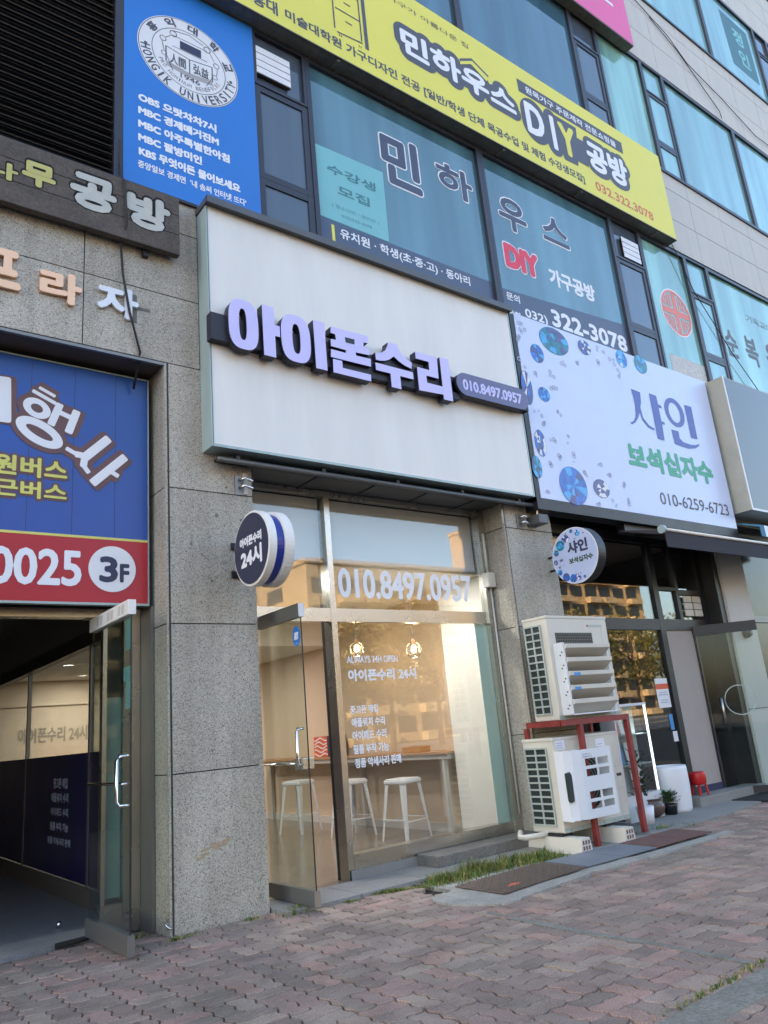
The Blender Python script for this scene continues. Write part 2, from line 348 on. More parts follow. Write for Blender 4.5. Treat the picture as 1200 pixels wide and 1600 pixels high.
# paving material: per-block colours plus broad dirt
def paver_mat():
    m, nt, p = new('interlocking_paver'); L = nt.links.new
    g = nd(nt, 'ShaderNodeNewGeometry')
    r = ramp(nt, [(0, lin(122, 106, 98)), (.16, lin(140, 122, 112)), (.32, lin(158, 140, 128)), (.46, lin(150, 124, 115)), (.6, lin(162, 144, 128)), (.72, lin(136, 122, 110)), (.84, lin(166, 132, 120)), (.94, lin(124, 112, 102))], 'CONSTANT')
    L(g.outputs['Random Per Island'], r.inputs[0])
    n = nd(nt, 'ShaderNodeTexNoise', Scale=.8, Detail=6.0, Roughness=.65); L(g.outputs['Position'], n.inputs[0])
    r2 = ramp(nt, [(.3, lin(116, 116, 100)), (.5, lin(150, 132, 118)), (.7, lin(168, 142, 130))]); L(n.outputs[0], r2.inputs[0])
    c = mixc(nt, .38, r.outputs[0], r2.outputs[0])
    n3 = nd(nt, 'ShaderNodeTexNoise', Scale=140., Detail=2.0); L(g.outputs['Position'], n3.inputs[0])
    r3 = ramp(nt, [(.3, (.62, .62, .62, 1)), (.7, (1.3, 1.3, 1.3, 1))]); L(n3.outputs[0], r3.inputs[0])
    c = mixc(nt, 1., c, r3.outputs[0], 'MULTIPLY')
    n4 = nd(nt, 'ShaderNodeTexNoise', Scale=5., Detail=5.0); L(g.outputs['Position'], n4.inputs[0])
    r4 = ramp(nt, [(.3, (.74, .74, .74, 1)), (.6, (1.05, 1.05, 1.05, 1))]); L(n4.outputs[0], r4.inputs[0])
    c = mixc(nt, 1., c, r4.outputs[0], 'MULTIPLY')
    L(c, p.inputs['Base Color']); p.inputs['Roughness'].default_value = .88
    b = nd(nt, 'ShaderNodeBump', Strength=.5, Distance=.004); L(n3.outputs[0], b.inputs['Height']); L(b.outputs[0], p.inputs['Normal'])
    return m
M['paver'] = paver_mat()
M['sand'] = mat('joint_sand', lin(40, 35, 31), .95, var=.3, scale=8, fine=80)

# ------------------------------------------------------------------ mesh helpers
class MB:
    def __init__(s): s.v = []; s.f = []
    def add(s, vs, fs):
        o = len(s.v); s.v += [tuple(v) for v in vs]; s.f += [tuple(i + o for i in f) for f in fs]; return s
    def box(s, x0, y0, z0, x1, y1, z1):
        return s.add([(x0, y0, z0), (x1, y0, z0), (x1, y1, z0), (x0, y1, z0), (x0, y0, z1), (x1, y0, z1), (x1, y1, z1), (x0, y1, z1)],
                     [(0, 3, 2, 1), (4, 5, 6, 7), (0, 1, 5, 4), (1, 2, 6, 5), (2, 3, 7, 6), (3, 0, 4, 7)])
    def cbox(s, x0, y0, z0, x1, y1, z1, b=.006):
        bm = bmesh.new(); vs = [bm.verts.new(p) for p in [(x0, y0, z0), (x1, y0, z0), (x1, y1, z0), (x0, y1, z0), (x0, y0, z1), (x1, y0, z1), (x1, y1, z1), (x0, y1, z1)]]
        for f in [(0, 3, 2, 1), (4, 5, 6, 7), (0, 1, 5, 4), (1, 2, 6, 5), (2, 3, 7, 6), (3, 0, 4, 7)]: bm.faces.new([vs[i] for i in f])
        bmesh.ops.bevel(bm, geom=bm.edges[:], offset=b, segments=2, affect='EDGES', profile=.6)
        bm.verts.index_update(); s.add([v.co[:] for v in bm.verts], [[v.index for v in f.verts] for f in bm.faces]); bm.free(); return s
    def bar(s, a, b, w, h=None, up=(0, 0, 1)):
        """rectangular bar from a to b, w across, h along up"""
        h = h or w; a, b = Vector(a), Vector(b); d = (b - a).normalized(); u = Vector(up)
        if abs(d.dot(u)) > .98: u = Vector((0, 1, 0))
        x = d.cross(u).normalized(); y = x.cross(d)
        q = [(-w / 2, -h / 2), (w / 2, -h / 2), (w / 2, h / 2), (-w / 2, h / 2)]
        vs = [a + x * i + y * j for i, j in q] + [b + x * i + y * j for i, j in q]
        return s.add(vs, [(0, 1, 2, 3), (7, 6, 5, 4), (0, 4, 5, 1), (1, 5, 6, 2), (2, 6, 7, 3), (3, 7, 4, 0)])
    def tube(s, pts, r, n=10, r2=None):
        pts = [Vector(p) for p in pts]; rings = []
        for i, p in enumerate(pts):
            d = (pts[min(i + 1, len(pts) - 1)] - pts[max(i - 1, 0)]).normalized()
            u = Vector((0, 0, 1)) if abs(d.z) < .95 else Vector((1, 0, 0))
            x = d.cross(u).normalized(); y = x.cross(d); rr = r if r2 is None else r + (r2 - r) * i / (len(pts) - 1)
            rings.append([p + x * rr * math.cos(k * 2 * math.pi / n) + y * rr * math.sin(k * 2 * math.pi / n) for k in range(n)])
        vs = [v for ri in rings for v in ri]; fs = []
        for i in range(len(pts) - 1):
            for k in range(n): fs.append((i * n + k, i * n + (k + 1) % n, (i + 1) * n + (k + 1) % n, (i + 1) * n + k))
        fs.append(tuple(range(n - 1, -1, -1))); fs.append(tuple((len(pts) - 1) * n + k for k in range(n)))
        return s.add(vs, fs)
    def lathe(s, prof, c=(0, 0, 0), n=28, axis='Z'):
        vs = []; fs = []
        for r, z in prof:
            for k in range(n):
                a = k * 2 * math.pi / n; p = (r * math.cos(a), r * math.sin(a), z)
                if axis == 'X': p = (z, p[0], p[1])
                if axis == 'Y': p = (p[0], z, p[1])
                vs.append((c[0] + p[0], c[1] + p[1], c[2] + p[2]))
        for i in range(len(prof) - 1):
            for k in range(n): fs.append((i * n + k, i * n + (k + 1) % n, (i + 1) * n + (k + 1) % n, (i + 1) * n + k))
        fs.append(tuple(range(n))); fs.append(tuple((len(prof) - 1) * n + k for k in range(n)))
        return s.add(vs, fs)
    def prism(s, poly, a, b, plane='Y'):
        """extrude a 2-D outline; plane 'Y': (x,z) outline between y=a and y=b; 'X': (y,z); 'Z': (x,y)"""
        P = {'Y': lambda u, v, w: (u, w, v), 'X': lambda u, v, w: (w, u, v), 'Z': lambda u, v, w: (u, v, w)}[plane]
        n = len(poly); vs = [P(u, v, a) for u, v in poly] + [P(u, v, b) for u, v in poly]
        return s.add(vs, [tuple(range(n)), tuple(range(2 * n - 1, n - 1, -1))] + [(i, (i + 1) % n, n + (i + 1) % n, n + i) for i in range(n)])
    def ring(s, outer, inner, a, b, plane='Y'):
        P = {'Y': lambda u, v, w: (u, w, v), 'X': lambda u, v, w: (w, u, v)}[plane]
        n = len(outer); vs = [P(u, v, w) for w in (a, b) for lst in (outer, inner) for u, v in lst]; fs = []
        for i in range(n):
            j = (i + 1) % n
            fs += [(i, j, n + j, n + i), (2 * n + i, 3 * n + i, 3 * n + j, 2 * n + j), (i, 2 * n + i, 2 * n + j, j), (n + i, n + j, 3 * n + j, 3 * n + i)]
        return s.add(vs, fs)
    def build(s, name, m, parent=None, smooth=False):
        me = bpy.data.meshes.new(name); me.from_pydata(s.v, [], s.f); me.materials.append(m)
        bm = bmesh.new(); bm.from_mesh(me); bmesh.ops.recalc_face_normals(bm, faces=bm.faces[:]); bm.to_mesh(me); bm.free()
        if smooth:
            for p in me.polygons: p.use_smooth = True
        o = bpy.data.objects.new(name, me); C.objects.link(o)
        if parent: o.parent = parent; o.matrix_parent_inverse = Matrix.Translation(-abs_loc(parent))
        return o
def abs_loc(o):
    v = Vector(o.location)
    if o.parent: return Vector((0, 0, 0)) if o.type == 'MESH' else v
    return v
def ell(cx, cz, rx, rz, n=40, sq=0):
    """ellipse; sq > 0 pushes it towards a rounded box"""
    e = 2 / (2 + sq); out = []
    for k in range(n):
        a = k * 2 * math.pi / n; c, t = math.cos(a), math.sin(a)
        out.append((cx + rx * math.copysign(abs(c) ** e, c), cz + rz * math.copysign(abs(t) ** e, t)))
    return out
def stadium(x0, z0, x1, z1, n=10):
    r = min(x1 - x0, z1 - z0) / 2; out = []
    for cx, cz, a0 in ((x1 - r, z1 - r, 0), (x0 + r, z1 - r, 90), (x0 + r, z0 + r, 180), (x1 - r, z0 + r, 270)):
        for k in range(n + 1):
            a = math.radians(a0 + 90 * k / n); out.append((cx + r * math.cos(a), cz + r * math.sin(a)))
    return out
def tag(o, label=None, cat=None, group=None, kind=None):
    if label: o['label'] = label
    if cat: o['category'] = cat
    if group: o['group'] = group
    if kind: o['kind'] = kind
    return o
def thing(name, label, cat, loc=(0, 0, 0), group=None):
    o = bpy.data.objects.new(name, None); o.empty_display_size = .1; C.objects.link(o); o.location = loc; return tag(o, label, cat, group)
def copy_tree(o, parent=None):
    c = o.copy(); C.objects.link(c); c.parent = parent
    for ch in list(o.children): copy_tree(ch, c)
    return c

# ------------------------------------------------------------------ lettering
_tc = {}
def glyphs(body, res=3):
    k = (body, res)
    if k not in _tc:
        cu = bpy.data.curves.new('t', 'FONT'); cu.body = body; cu.resolution_u = res; cu.fill_mode = 'FRONT'
        ob = bpy.data.objects.new('t', cu); C.objects.link(ob); bpy.context.view_layer.update()
        me = bpy.data.meshes.new_from_object(ob.evaluated_get(bpy.context.evaluated_depsgraph_get()))
        vs = [(v.co.x, v.co.y) for v in me.vertices]; fs = [tuple(p.vertices) for p in me.polygons]
        bpy.data.objects.remove(ob); bpy.data.curves.remove(cu); bpy.data.meshes.remove(me); _tc[k] = (vs, fs)
    return _tc[k]
def text(mb, body, box, w, plane='Y', bold=0., n=8, rot=0., ext=0., step=.00012, res=3, skew=0.):
    """lay body into box (u0,v0,u1,v1) of a plane at depth w; bold thickens strokes by that share of the height; the face looks towards -Y or -X"""
    vs, fs = glyphs(body, res); u0, v0, u1, v1 = box
    xs = [v[0] for v in vs]; ys = [v[1] for v in vs]; ax, bx_, ay, by = min(xs), max(xs), min(ys), max(ys)
    t = bold * (v1 - v0)
    su = (u1 - u0 - 2 * t) / (bx_ - ax or 1); sv = (v1 - v0 - 2 * t) / (by - ay or 1)
    cu_, cv_ = (u0 + u1) / 2, (v0 + v1) / 2; ca, sa = math.cos(rot), math.sin(rot)
    rr_ = [1.] if bold < .09 else [1., .55]
    offs = [(0, 0)] + ([(q_ * t * math.cos(k * 2 * math.pi / n), q_ * t * math.sin(k * 2 * math.pi / n)) for q_ in rr_ for k in range(n if q_ == 1 else n // 2)] if t else [])
    for q, (dx, dz) in enumerate(offs):
        out = []; d = w - q * step
        for x, y in vs:
            u = u0 + t + (x - ax) * su + dx; v = v0 + t + (y - ay) * sv + dz
            u += skew * (v - v0)
            uu, vv = u - cu_, v - cv_; u = cu_ + uu * ca - vv * sa; v = cv_ + uu * sa + vv * ca
            out.append((u, d, v) if plane == 'Y' else (d, -u, v))
        if not ext: mb.add(out, fs)
        else:
            m = len(out); back = [((p[0], p[1] + ext, p[2]) if plane == 'Y' else (p[0] + ext, p[1], p[2])) for p in out]
            ed = {}
            for f in fs:
                for i in range(len(f)):
                    a, b = f[i], f[(i + 1) % len(f)]
                    if (b, a) in ed: del ed[(b, a)]
                    else: ed[(a, b)] = 1
            mb.add(out + back, list(fs) + [(a, b, m + b, m + a) for a, b in ed])
    return mb
def lines(parent, m, rows, name='text_line'):
    for body, box, w, kw in rows: text(MB_ := MB(), body, box, w, **kw); MB_.build(name, M[m], parent)
def poly(mb, pts, a, b): return mb.prism(pts, a, b)
def rect(mb, x0, z0, x1, z1, y, t=.002): return mb.box(x0, y - t, z0, x1, y, z1)

# ================================================================== GROUND
def structure(o): o['kind'] = 'structure'; return o
structure(MB().box(-120, -200, -.3, 160, 60, -.035).build('ground', M['sand']))
def pavement():
    """basket-weave interlocking blocks with wavy edges"""
    L = .236; W = L / 2; gap = .0055; mb = MB()
    def wp(x, y): return (x + .0125 * math.sin(2 * math.pi * y / W + .5), y + .0105 * math.sin(2 * math.pi * x / L * 2 + .9) * (.75 + .25 * math.sin(x * 3.1)))
    for j in range(-24, 3):
        for i in range(-16, 60):
            for k in (0, 1):
                X0, Y0 = i * L, j * L
                x0, y0, x1, y1 = (X0, Y0 + k * W, X0 + L, Y0 + k * W + W) if (i + j) % 2 else (X0 + k * W, Y0, X0 + k * W + W, Y0 + L)
                cx, cy = (x0 + x1) / 2, (y0 + y1) / 2
                if y1 > .58 or (y1 > .06 and cx > -.02) or (cx > 5.2 and cy > -.62 + max(0, (cx - 6.3)) * .12) or (2.0 < cx < 5.2 and cy > -1.3): continue
                nx, ny = (8, 4) if x1 - x0 > W * 1.5 else (4, 8)
                x0 += gap; x1 -= gap; y0 += gap; y1 -= gap
                per = [(x0 + (x1 - x0) * q / nx, y0) for q in range(nx)] + [(x1, y0 + (y1 - y0) * q / ny) for q in range(ny)] + [(x1 - (x1 - x0) * q / nx, y1) for q in range(nx)] + [(x0, y1 - (y1 - y0) * q / ny) for q in range(ny)]
                h = random.gauss(0, .0016); tx = random.gauss(0, .008); ty = random.gauss(0, .008); top, mid, low = [], [], []
                for x, y in per:
                    wx, wy = wp(x, y); z = h + tx * (x - cx) + ty * (y - cy) - (.01 if cy > .3 else 0); e = random.gauss(0, .0006)
                    dx, dy = cx - wx, cy - wy; m = .0045 / (math.hypot(dx, dy) + 1e-6)
                    top.append((wx + dx * m + e, wy + dy * m + e, z)); mid.append((wx, wy, z - .005)); low.append((wx, wy, z - .04))
                n = len(per); o = len(mb.v); mb.v += top + mid + low; mb.f.append(tuple(o + q for q in range(n)))
                for q in range(n):
                    r = (q + 1) % n; mb.f.append((o + q, o + n + q, o + n + r, o + r)); mb.f.append((o + n + q, o + 2 * n + q, o + 2 * n + r, o + n + r))
    return structure(mb.build('pavement', M['paver']))
pavement()
structure(MB().prism([(1.655, -3.5), (1.68, -2.9), (1.64, -2.4), (1.66, -1.8), (1.7, -1.5), (1.74, -1.5), (1.715, -1.8), (1.71, -2.4), (1.725, -2.9), (1.7, -3.5)], -.03, .004, 'Z').build('pavement_strip', M['kerb']))
structure(MB().cbox(-8, -3.72, -.2, 14, -3.53, .006, .01).build('kerb', M['kerb']))
_g = MB()
for gx, gy, gr in ((.62, -1.52, .016), (.57, -1.56, .013), (.2, -1.1, .01), (.85, -2.1, .014), (1.2, -1.25, .011), (-.4, -1.7, .012), (2.4, -2.3, .015), (3.1, -1.9, .012), (1.9, -2.9, .013), (.1, -2.5, .012), (4.2, -2.2, .014)):
    _g.prism([(gx + gr * math.cos(k) * random.uniform(.7, 1.2), gy + gr * .8 * math.sin(k)) for k in [i * .785 for i in range(8)]], .001, .0045, 'Z')
_g.build('gum_spot', M['kerb'], bpy.data.objects['pavement'])
_g = MB()
for _ in range(36):
    gx, gy = random.uniform(-1.2, 5), random.choice((random.uniform(-3.3, -.3), random.uniform(-.5, -.2), random.uniform(-1.7, -1.3))); ga = random.uniform(0, 6.28); gl = random.uniform(.008, .022)
    dx, dy = gl * math.cos(ga), gl * math.sin(ga); _g.add([(gx - dx, gy - dy, .005), (gx - dy * .45, gy + dx * .45, .009), (gx + dx, gy + dy, .006), (gx + dy * .45, gy - dx * .45, .008)], [(0, 1, 2, 3)])
tag(_g.build('leaf_litter', M['bark']), kind='stuff')
# cracked concrete edging round the metal covers
def edging():
    mb = MB(); P = [(1.74, -.83), (1.70, -1.02), (1.78, -1.28), (1.95, -1.46), (2.35, -1.415), (3.1, -1.33), (4.05, -1.39), (4.9, -1.37), (5.3, -1.34), (5.34, -1.25), (4.3, -1.24), (3.25, -1.2), (2.13, -1.275), (2.12, -.72)]
    Q = []
    for a, b in zip(P, P[1:] + P[:1]):
        for k in range(7): t = k / 7; Q.append((a[0] + (b[0] - a[0]) * t + random.gauss(0, .012), a[1] + (b[1] - a[1]) * t + random.gauss(0, .012)))
    mb.prism(Q, -.04, .012, 'Z'); return structure(mb.build('kerb', M['concrete']))
edging()
structure(MB().prism([(2.1, -1.36), (5.28, -1.31), (5.28, .3), (2.1, .3)], -.06, -.004, 'Z').build('ground', M['concrete']))
structure(MB().prism([(4.95, -.68), (6.35, -.66), (7.8, -.44), (9.5, -.15), (14, .1), (14, .6), (4.95, .6)], -.05, .012, 'Z').build('pavement', M['apron']))
tag(MB().box(7.5, -.75, .0, 8.7, -.09, .022).build('doormat', M['rubber']), 'dark rubber doormat on the concrete before the craft shop door', 'doormat')
structure(MB().box(-90, -17, -.2, 120, -3.8, -.03).build('road', M['asphalt']))
# diamond tread plates and flat covers
def tread(name, pts, m, label, z=.014, studs=True):
    o = MB(); o.prism(pts, z, z + .008, 'Z')
    if studs:
        x0 = min(p[0] for p in pts); x1 = max(p[0] for p in pts); y0 = min(p[1] for p in pts); y1 = max(p[1] for p in pts)
        nx = int((x1 - x0) / .045); ny = int((y1 - y0) / .04)
        for i in range(1, nx):
            for j in range(1, ny):
                x, y = x0 + i * .045, y0 + j * .04; s = 1 if (i + j) % 2 else -1
                if x + .03 > x1 - .02 or y - .02 < min(pts[0][1], pts[1][1]) - 0: continue
                o.bar((x - .012, y - .008 * s, z + .009), (x + .012, y + .008 * s, z + .009), .006, .004)
    ob = o.build(name, m); tag(ob, label, 'drain cover', 'metal covers along the pavement edge'); return ob
tread('tread_plate', [(2.12, -1.26), (3.2, -1.18), (3.22, -.66), (2.12, -.71)], M['brownplate'], 'brown diamond tread plate beside the grass, pink scuff near its corner')
o = bpy.data.objects['tread_plate']; MB().prism([(2.3, -1.11), (2.42, -1.06), (2.5, -1.1), (2.4, -1.13)], .0232, .0236, 'Z').build('scuff', M['red_print'], o)
tread('cover_plate', [(3.23, -1.18), (3.72, -1.185), (3.74, -.7), (3.25, -.67)], M['greyplate'], 'blue-grey flat cover touching the brown tread plate', studs=False)
tread('cover_plate', [(3.735, -1.185), (4.22, -1.19), (4.25, -.76), (3.75, -.7)], M['greyplate'], 'blue-grey flat cover touching the rusty cover', studs=False)
tread('cover_plate', [(4.235, -1.2), (4.68, -1.2), (4.72, -.74), (4.26, -.74)], M['rustplate'], 'rusty red-brown cover touching the blue-grey cover', z=.018, studs=False)
tread('cover_plate', [(4.695, -1.2), (5.14, -1.2), (5.2, -.73), (4.735, -.74)], M['rustplate'], 'rusty red-brown cover farthest from the tread plate, nearest the clay pot', z=.018, studs=False)
# grass
def grass():
    mb, md = MB(), MB()
    def blade(m, x, y, z0, h):
        a = random.uniform(0, 6.28); l = random.uniform(.1, 1.0) * h; w = random.uniform(.002, .006)
        dx, dy = math.cos(a), math.sin(a); px, py = -dy * w, dx * w
        m.add([(x - px, y - py, z0), (x + px, y + py, z0), (x + dx * l * .4 + px * .7, y + dy * l * .4 + py * .7, z0 + h * .6), (x + dx * l * .4 - px * .7, y + dy * l * .4 - py * .7, z0 + h * .6), (x + dx * l, y + dy * l, z0 + h)], [(0, 1, 2, 3), (3, 2, 4)])
    for k in range(6400):
        t = random.random() ** .8; x = 1.32 + 2.35 * t
        wd = .05 + .17 * min(1, max(0, (x - 1.8) / .8)); c = -.31 + .06 * math.sin(x * 5) - .09 * min(1, max(0, (x - 2) / 1))
        y = c + random.gauss(0, wd * .5); clump = .5 + .5 * math.sin(x * 13 + y * 9)
        h = (.02 + .085 * random.random() * min(1, max(.12, (x - 1.75) / .8))) * (.35 + 1.0 * clump)
        if x > 3.2: h *= .8
        if y > -.2: continue
        blade(md if random.random() < .3 else mb, x, y, -.01, h)
    for cx, cy, n, s, hh in ((.98, -.14, 120, .05, .05), (.0, -.12, 80, .04, .03), (.12, -.10, 60, .05, .02), (.9, -.24, 60, .08, .06), (.62, -.08, 50, .04, .03), (-.18, .2, 60, .04, .04), (5.3, -.55, 90, .08, .05), (4.9, -.3, 120, .12, .07), (5.6, -.62, 60, .1, .03), (1.25, -3.5, 160, .25, .025), (1.7, -3.48, 120, .2, .02)):
        for _ in range(n): blade(mb if random.random() < .65 else md, random.gauss(cx, s), random.gauss(cy, s * .5 if cy > -3 else .012), -.005, hh * random.uniform(.4, 1.3))
    tag(mb.build('grass', M['grass']), kind='stuff'); tag(md.build('dry_grass', M['drygrass']), kind='stuff')
grass()

# ================================================================== BUILDING
B = thing('commercial_building', 'granite faced shop building with bands of dark framed tinted windows above', 'building', (2, 1, 0))
JZ = [-.06, 1.106, 2.258, 3.41, 4.566]
def panels(mb, x0, x1, zs, y0=-.0, y1=.03, g=.004):
    for a, b in zip(zs, zs[1:]): mb.cbox(x0 + g, y0, a + g, x1 - g, y1, b - g, .003)
def pillar(x0, x1, dep, top, m='granite', trim=True):
    mb = MB(); ins = .035 if trim else 0
    panels(mb, x0 + ins, x1, JZ[:5] if top > 4 else JZ[:4] + [top])
    zs = JZ[:5] if top > 4 else JZ[:4] + [top]
    for a, b in zip(zs, zs[1:]):
        mb.cbox(x0, .03, a + .004, x0 + .03, dep, b - .004, .003); mb.cbox(x1 - .03, .031, a + .004, x1 - .002, dep, b - .004, .003)
    if trim: mb.box(x0 + .002, -.002, -.02, x0 + .021, .028, zs[-1] - .004)
    p = mb.build('pillar', M[m], B)
    MB().box(x0 + .022, .032, -.05, x1 - .032, dep - .01, zs[-1]).build('joint', M['joint'], p)
    if trim: MB().box(x0 + .021, .004, -.02, x0 + .036, .03, zs[-1]).build('groove', M['joint'], p)
    return p
P1 = pillar(0, .815, .62, 5)
P2 = pillar(4.035, 4.87, .5, 3.9)
P3 = pillar(8.55, 9.3, .5, 4.0, 'panel')
P4 = pillar(-3.95, -3.15, .6, 5)
MB().box(8.42, .02, .02, 8.549, .5, 3.9).build('pillar_reveal', M['black'], B)
# stains and holes on the first pillar
s = MB()
for k in range(26):
    x = .2 + .3 * random.random(); z = .505 + (x - .2) * .25 + random.gauss(0, .016); r = random.uniform(.006, .02)
    s.prism([(x + r * 1.6 * math.cos(a), z + r * .6 * math.sin(a)) for a in [i * 1.05 for i in range(6)]], -.0006 - k * .00002, -.0001)
s.build('rust_stain', M['rust'], P1)
s = MB()
for x, z, r in ((.46, 3.2, .018), (.69, 3.18, .014), (.56, 3.47, .012), (.22, 2.93, .012), (.4, 2.62, .012), (.6, 2.72, .01), (.3, 2.44, .008), (.75, 3.36, .01)):
    s.prism(ell(x, z, r, r, 10), -.001, .0005)
for k in range(14):
    x = random.uniform(.36, .62); z = random.uniform(2.5, 2.85); s.bar((x, -.001, z), (x + random.gauss(0, .03), -.001, z + random.gauss(0, .03)), .004, .001)
s.build('drill_mark', M['ghost'], P1)
s = MB(); s.box(.72, -.02, 3.42, .76, -.001, 3.62); s.build('putty_strip', M['panel'], P1)
# lintel over the lobby entrance, joints as in the photo
lt = MB()
for x0, x1 in ((-3.95, -2.95), (-2.95, -1.82), (-1.82, -.695), (-.695, .34)):
    for z0, z1 in ((4.566, 5.245), (5.245, 5.95), (5.95, 6.3)): lt.cbox(x0 + .004, 0, z0 + .004, x1 - .004, .03, z1 - .004, .003)
LT = lt.build('lintel', M['granite'], B)
MB().box(-3.95, .032, 4.57, .34, .3, 6.295).build('joint', M['joint'], LT)
MB().box(-3.15, .002, 4.536, -.002, .032, 4.562).build('entrance_trim', M['steel_dark'], B)
MB().box(-3.15, .034, 4.545, -.002, .6, 4.57).build('entrance_soffit', M['darkwall'], B)
MB().box(-12, 0, -.1, -3.96, .3, 6.3).build('side_wall', M['granite'], B)
# wall strip behind the shop signs
MB().box(.345, .0, 3.9, 12.4, .3, 6.28).build('sign_backing', M['granite_dark'], B)
# upper stone bands
def band(z0, z1, zj, x0, x1):
    mb = MB(); xs = [x0] + [10.3 + 1.127 * k for k in range(-12, 14) if x0 + .2 < 10.3 + 1.127 * k < x1 - .2] + [x1]
    zs = [z0] + zj + [z1]
    for a, b in zip(xs, xs[1:]):
        for c, d in zip(zs, zs[1:]): mb.cbox(a + .005, 0, c + .005, b - .005, .03, d - .005, .002)
    p = mb.build('stone_band', M['panel'], B); MB().box(x0, .033, z0, x1, .3, z1).build('joint', M['joint'], p)
    MB().box(x0, -.03, z1 - .03, x1, .06, z1 + .025).build('sill', M['frame'], p); return p
band(8.99, 10.75, [9.69, 10.37], -1.7, 26)
band(13.4, 15.32, [14.18, 14.94], -1.7, 26)
band(17.95, 20, [18.7, 19.4], -1.7, 26)
MB().box(-40, .36, 4.7, 60, 14, 22).build('core', M['dark'], B)
MB().box(-60, .5, 6.4, -1.75, 14, 22).build('side_block', M['panel'], B)
MB().box(26.05, .3, 4.7, 60, 14, 22).build('side_block', M['panel'], B)
MB().box(12.5, .2, -.1, 60, 14, 4.75).build('side_block', M['panel'], B)
MB().box(-60, .5, -.1, -4, 14, 6.4).build('side_block', M['panel'], B)

def window(x0, z0, x1, z1, m, fr=.05, y=.05, sash=False):
    mb = MB(); f = fr
    mb.box(x0, .0 if not sash else .012, z0, x0 + f, .09, z1); mb.box(x1 - f, .0 if not sash else .012, z0, x1, .09, z1)
    mb.box(x0 + f, .002 if not sash else .014, z0, x1 - f, .09, z0 + f); mb.box(x0 + f, .002 if not sash else .014, z1 - f, x1 - f, .09, z1)
    w = mb.build('window', M['frame'], B)
    MB().box(x0 + f, y, z0 + f, x1 - f, y + .012, z1 - f).build('pane', M[m], w); return w
WIN = {}
def vent_bay(x0, x1, z0, z1, key, mt='pane_vent'):
    H = z1 - z0; a = z0 + H * .265; b = z0 + H * .71
    window(x0, b + .03, x1, z1, mt, .035)
    w = window(x0, a, x1, b + .027, mt, .075, .03, True)
    window(x0, z0, x1, a - .003, mt, .075, .03, True)
    WIN[key] = w
def floor(z0, z1, items, key):
    for k, (t, a, b, m) in enumerate(items):
        if t == 'v': vent_bay(a, b, z0, z1, key + str(k), m)
        else: WIN[key + str(k)] = window(a, z0, b, z1, m, .06 if t == 'p' else .05)
floor(6.28, 8.96, [('v', 1.055, 1.735, 'pane_vent'), ('p', 1.738, 4.56, 'pane_blue'), ('p', 4.563, 7.49, 'pane_blue'), ('v', 7.493, 8.26, 'pane_vent'), ('p', 8.263, 9.645, 'pane_cyan'), ('v', 9.648, 10.36, 'pane_sky'), ('p', 10.363, 13.1, 'pane_cyan'), ('p', 13.103, 15.9, 'pane_cyan'), ('v', 15.903, 16.6, 'pane_sky'), ('p', 16.603, 19.4, 'pane_sky')], 'a')
floor(10.78, 13.38, [('p', -1.7, 1.05, 'pane_blue'), ('v', 1.053, 1.735, 'pane_vent'), ('p', 1.738, 4.56, 'pane_deep'), ('p', 4.563, 7.49, 'pane_deep'), ('v', 7.493, 8.2, 'pane_vent'), ('p', 8.203, 9.645, 'pane_cyan'), ('v', 9.648, 10.36, 'pane_sky'), ('p', 10.363, 13.08, 'pane_sky'), ('p', 13.083, 15.9, 'pane_sky'), ('v', 15.903, 16.6, 'pane_sky'), ('p', 16.603, 19.4, 'pane_sky'), ('p', 19.403, 22.4, 'pane_sky')], 'b')
floor(15.35, 17.94, [('p', 7.0, 10.36, 'pane_sky'), ('p', 10.363, 13.08, 'pane_sky'), ('p', 13.083, 15.9, 'pane_sky'), ('v', 15.903, 16.6, 'pane_vent'), ('p', 16.603, 19.4, 'pane_sky'), ('p', 19.403, 22.4, 'pane_sky')], 'c')
# white vent grilles in two transoms
for x0, x1, z0, z1 in ((1.09, 1.52, 8.36, 8.74), (7.72, 8.17, 8.27, 8.66)):
    mb = MB()
    for k in range(4):
        a = z0 + (z1 - z0) * k / 4; mb.box(x0, -.008 + .0, a + .006, x1, .03, a + (z1 - z0) / 4 - .006)
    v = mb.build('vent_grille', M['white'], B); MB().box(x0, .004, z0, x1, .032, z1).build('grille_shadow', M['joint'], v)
# dark louvre bay at far left of the second floor
mb = MB()
for k in range(46): mb.bar((-1.68, .05, 6.33 + k * .088), (-.47, .05, 6.33 + k * .088), .075, .012, (0, -.6, 1))
LV = mb.build('louvre', M['black'], B); MB().box(-1.7, .1, 6.3, -.45, .3, 10.75).build('louvre_back', M['dark'], LV)
MB().box(-.455, -.005, 6.3, -.375, .15, 8.985).build('mullion', M['frame'], B)
MB().box(-1.7, -.03, 6.285, .34, .03, 6.315).build('sill', M['black'], B)

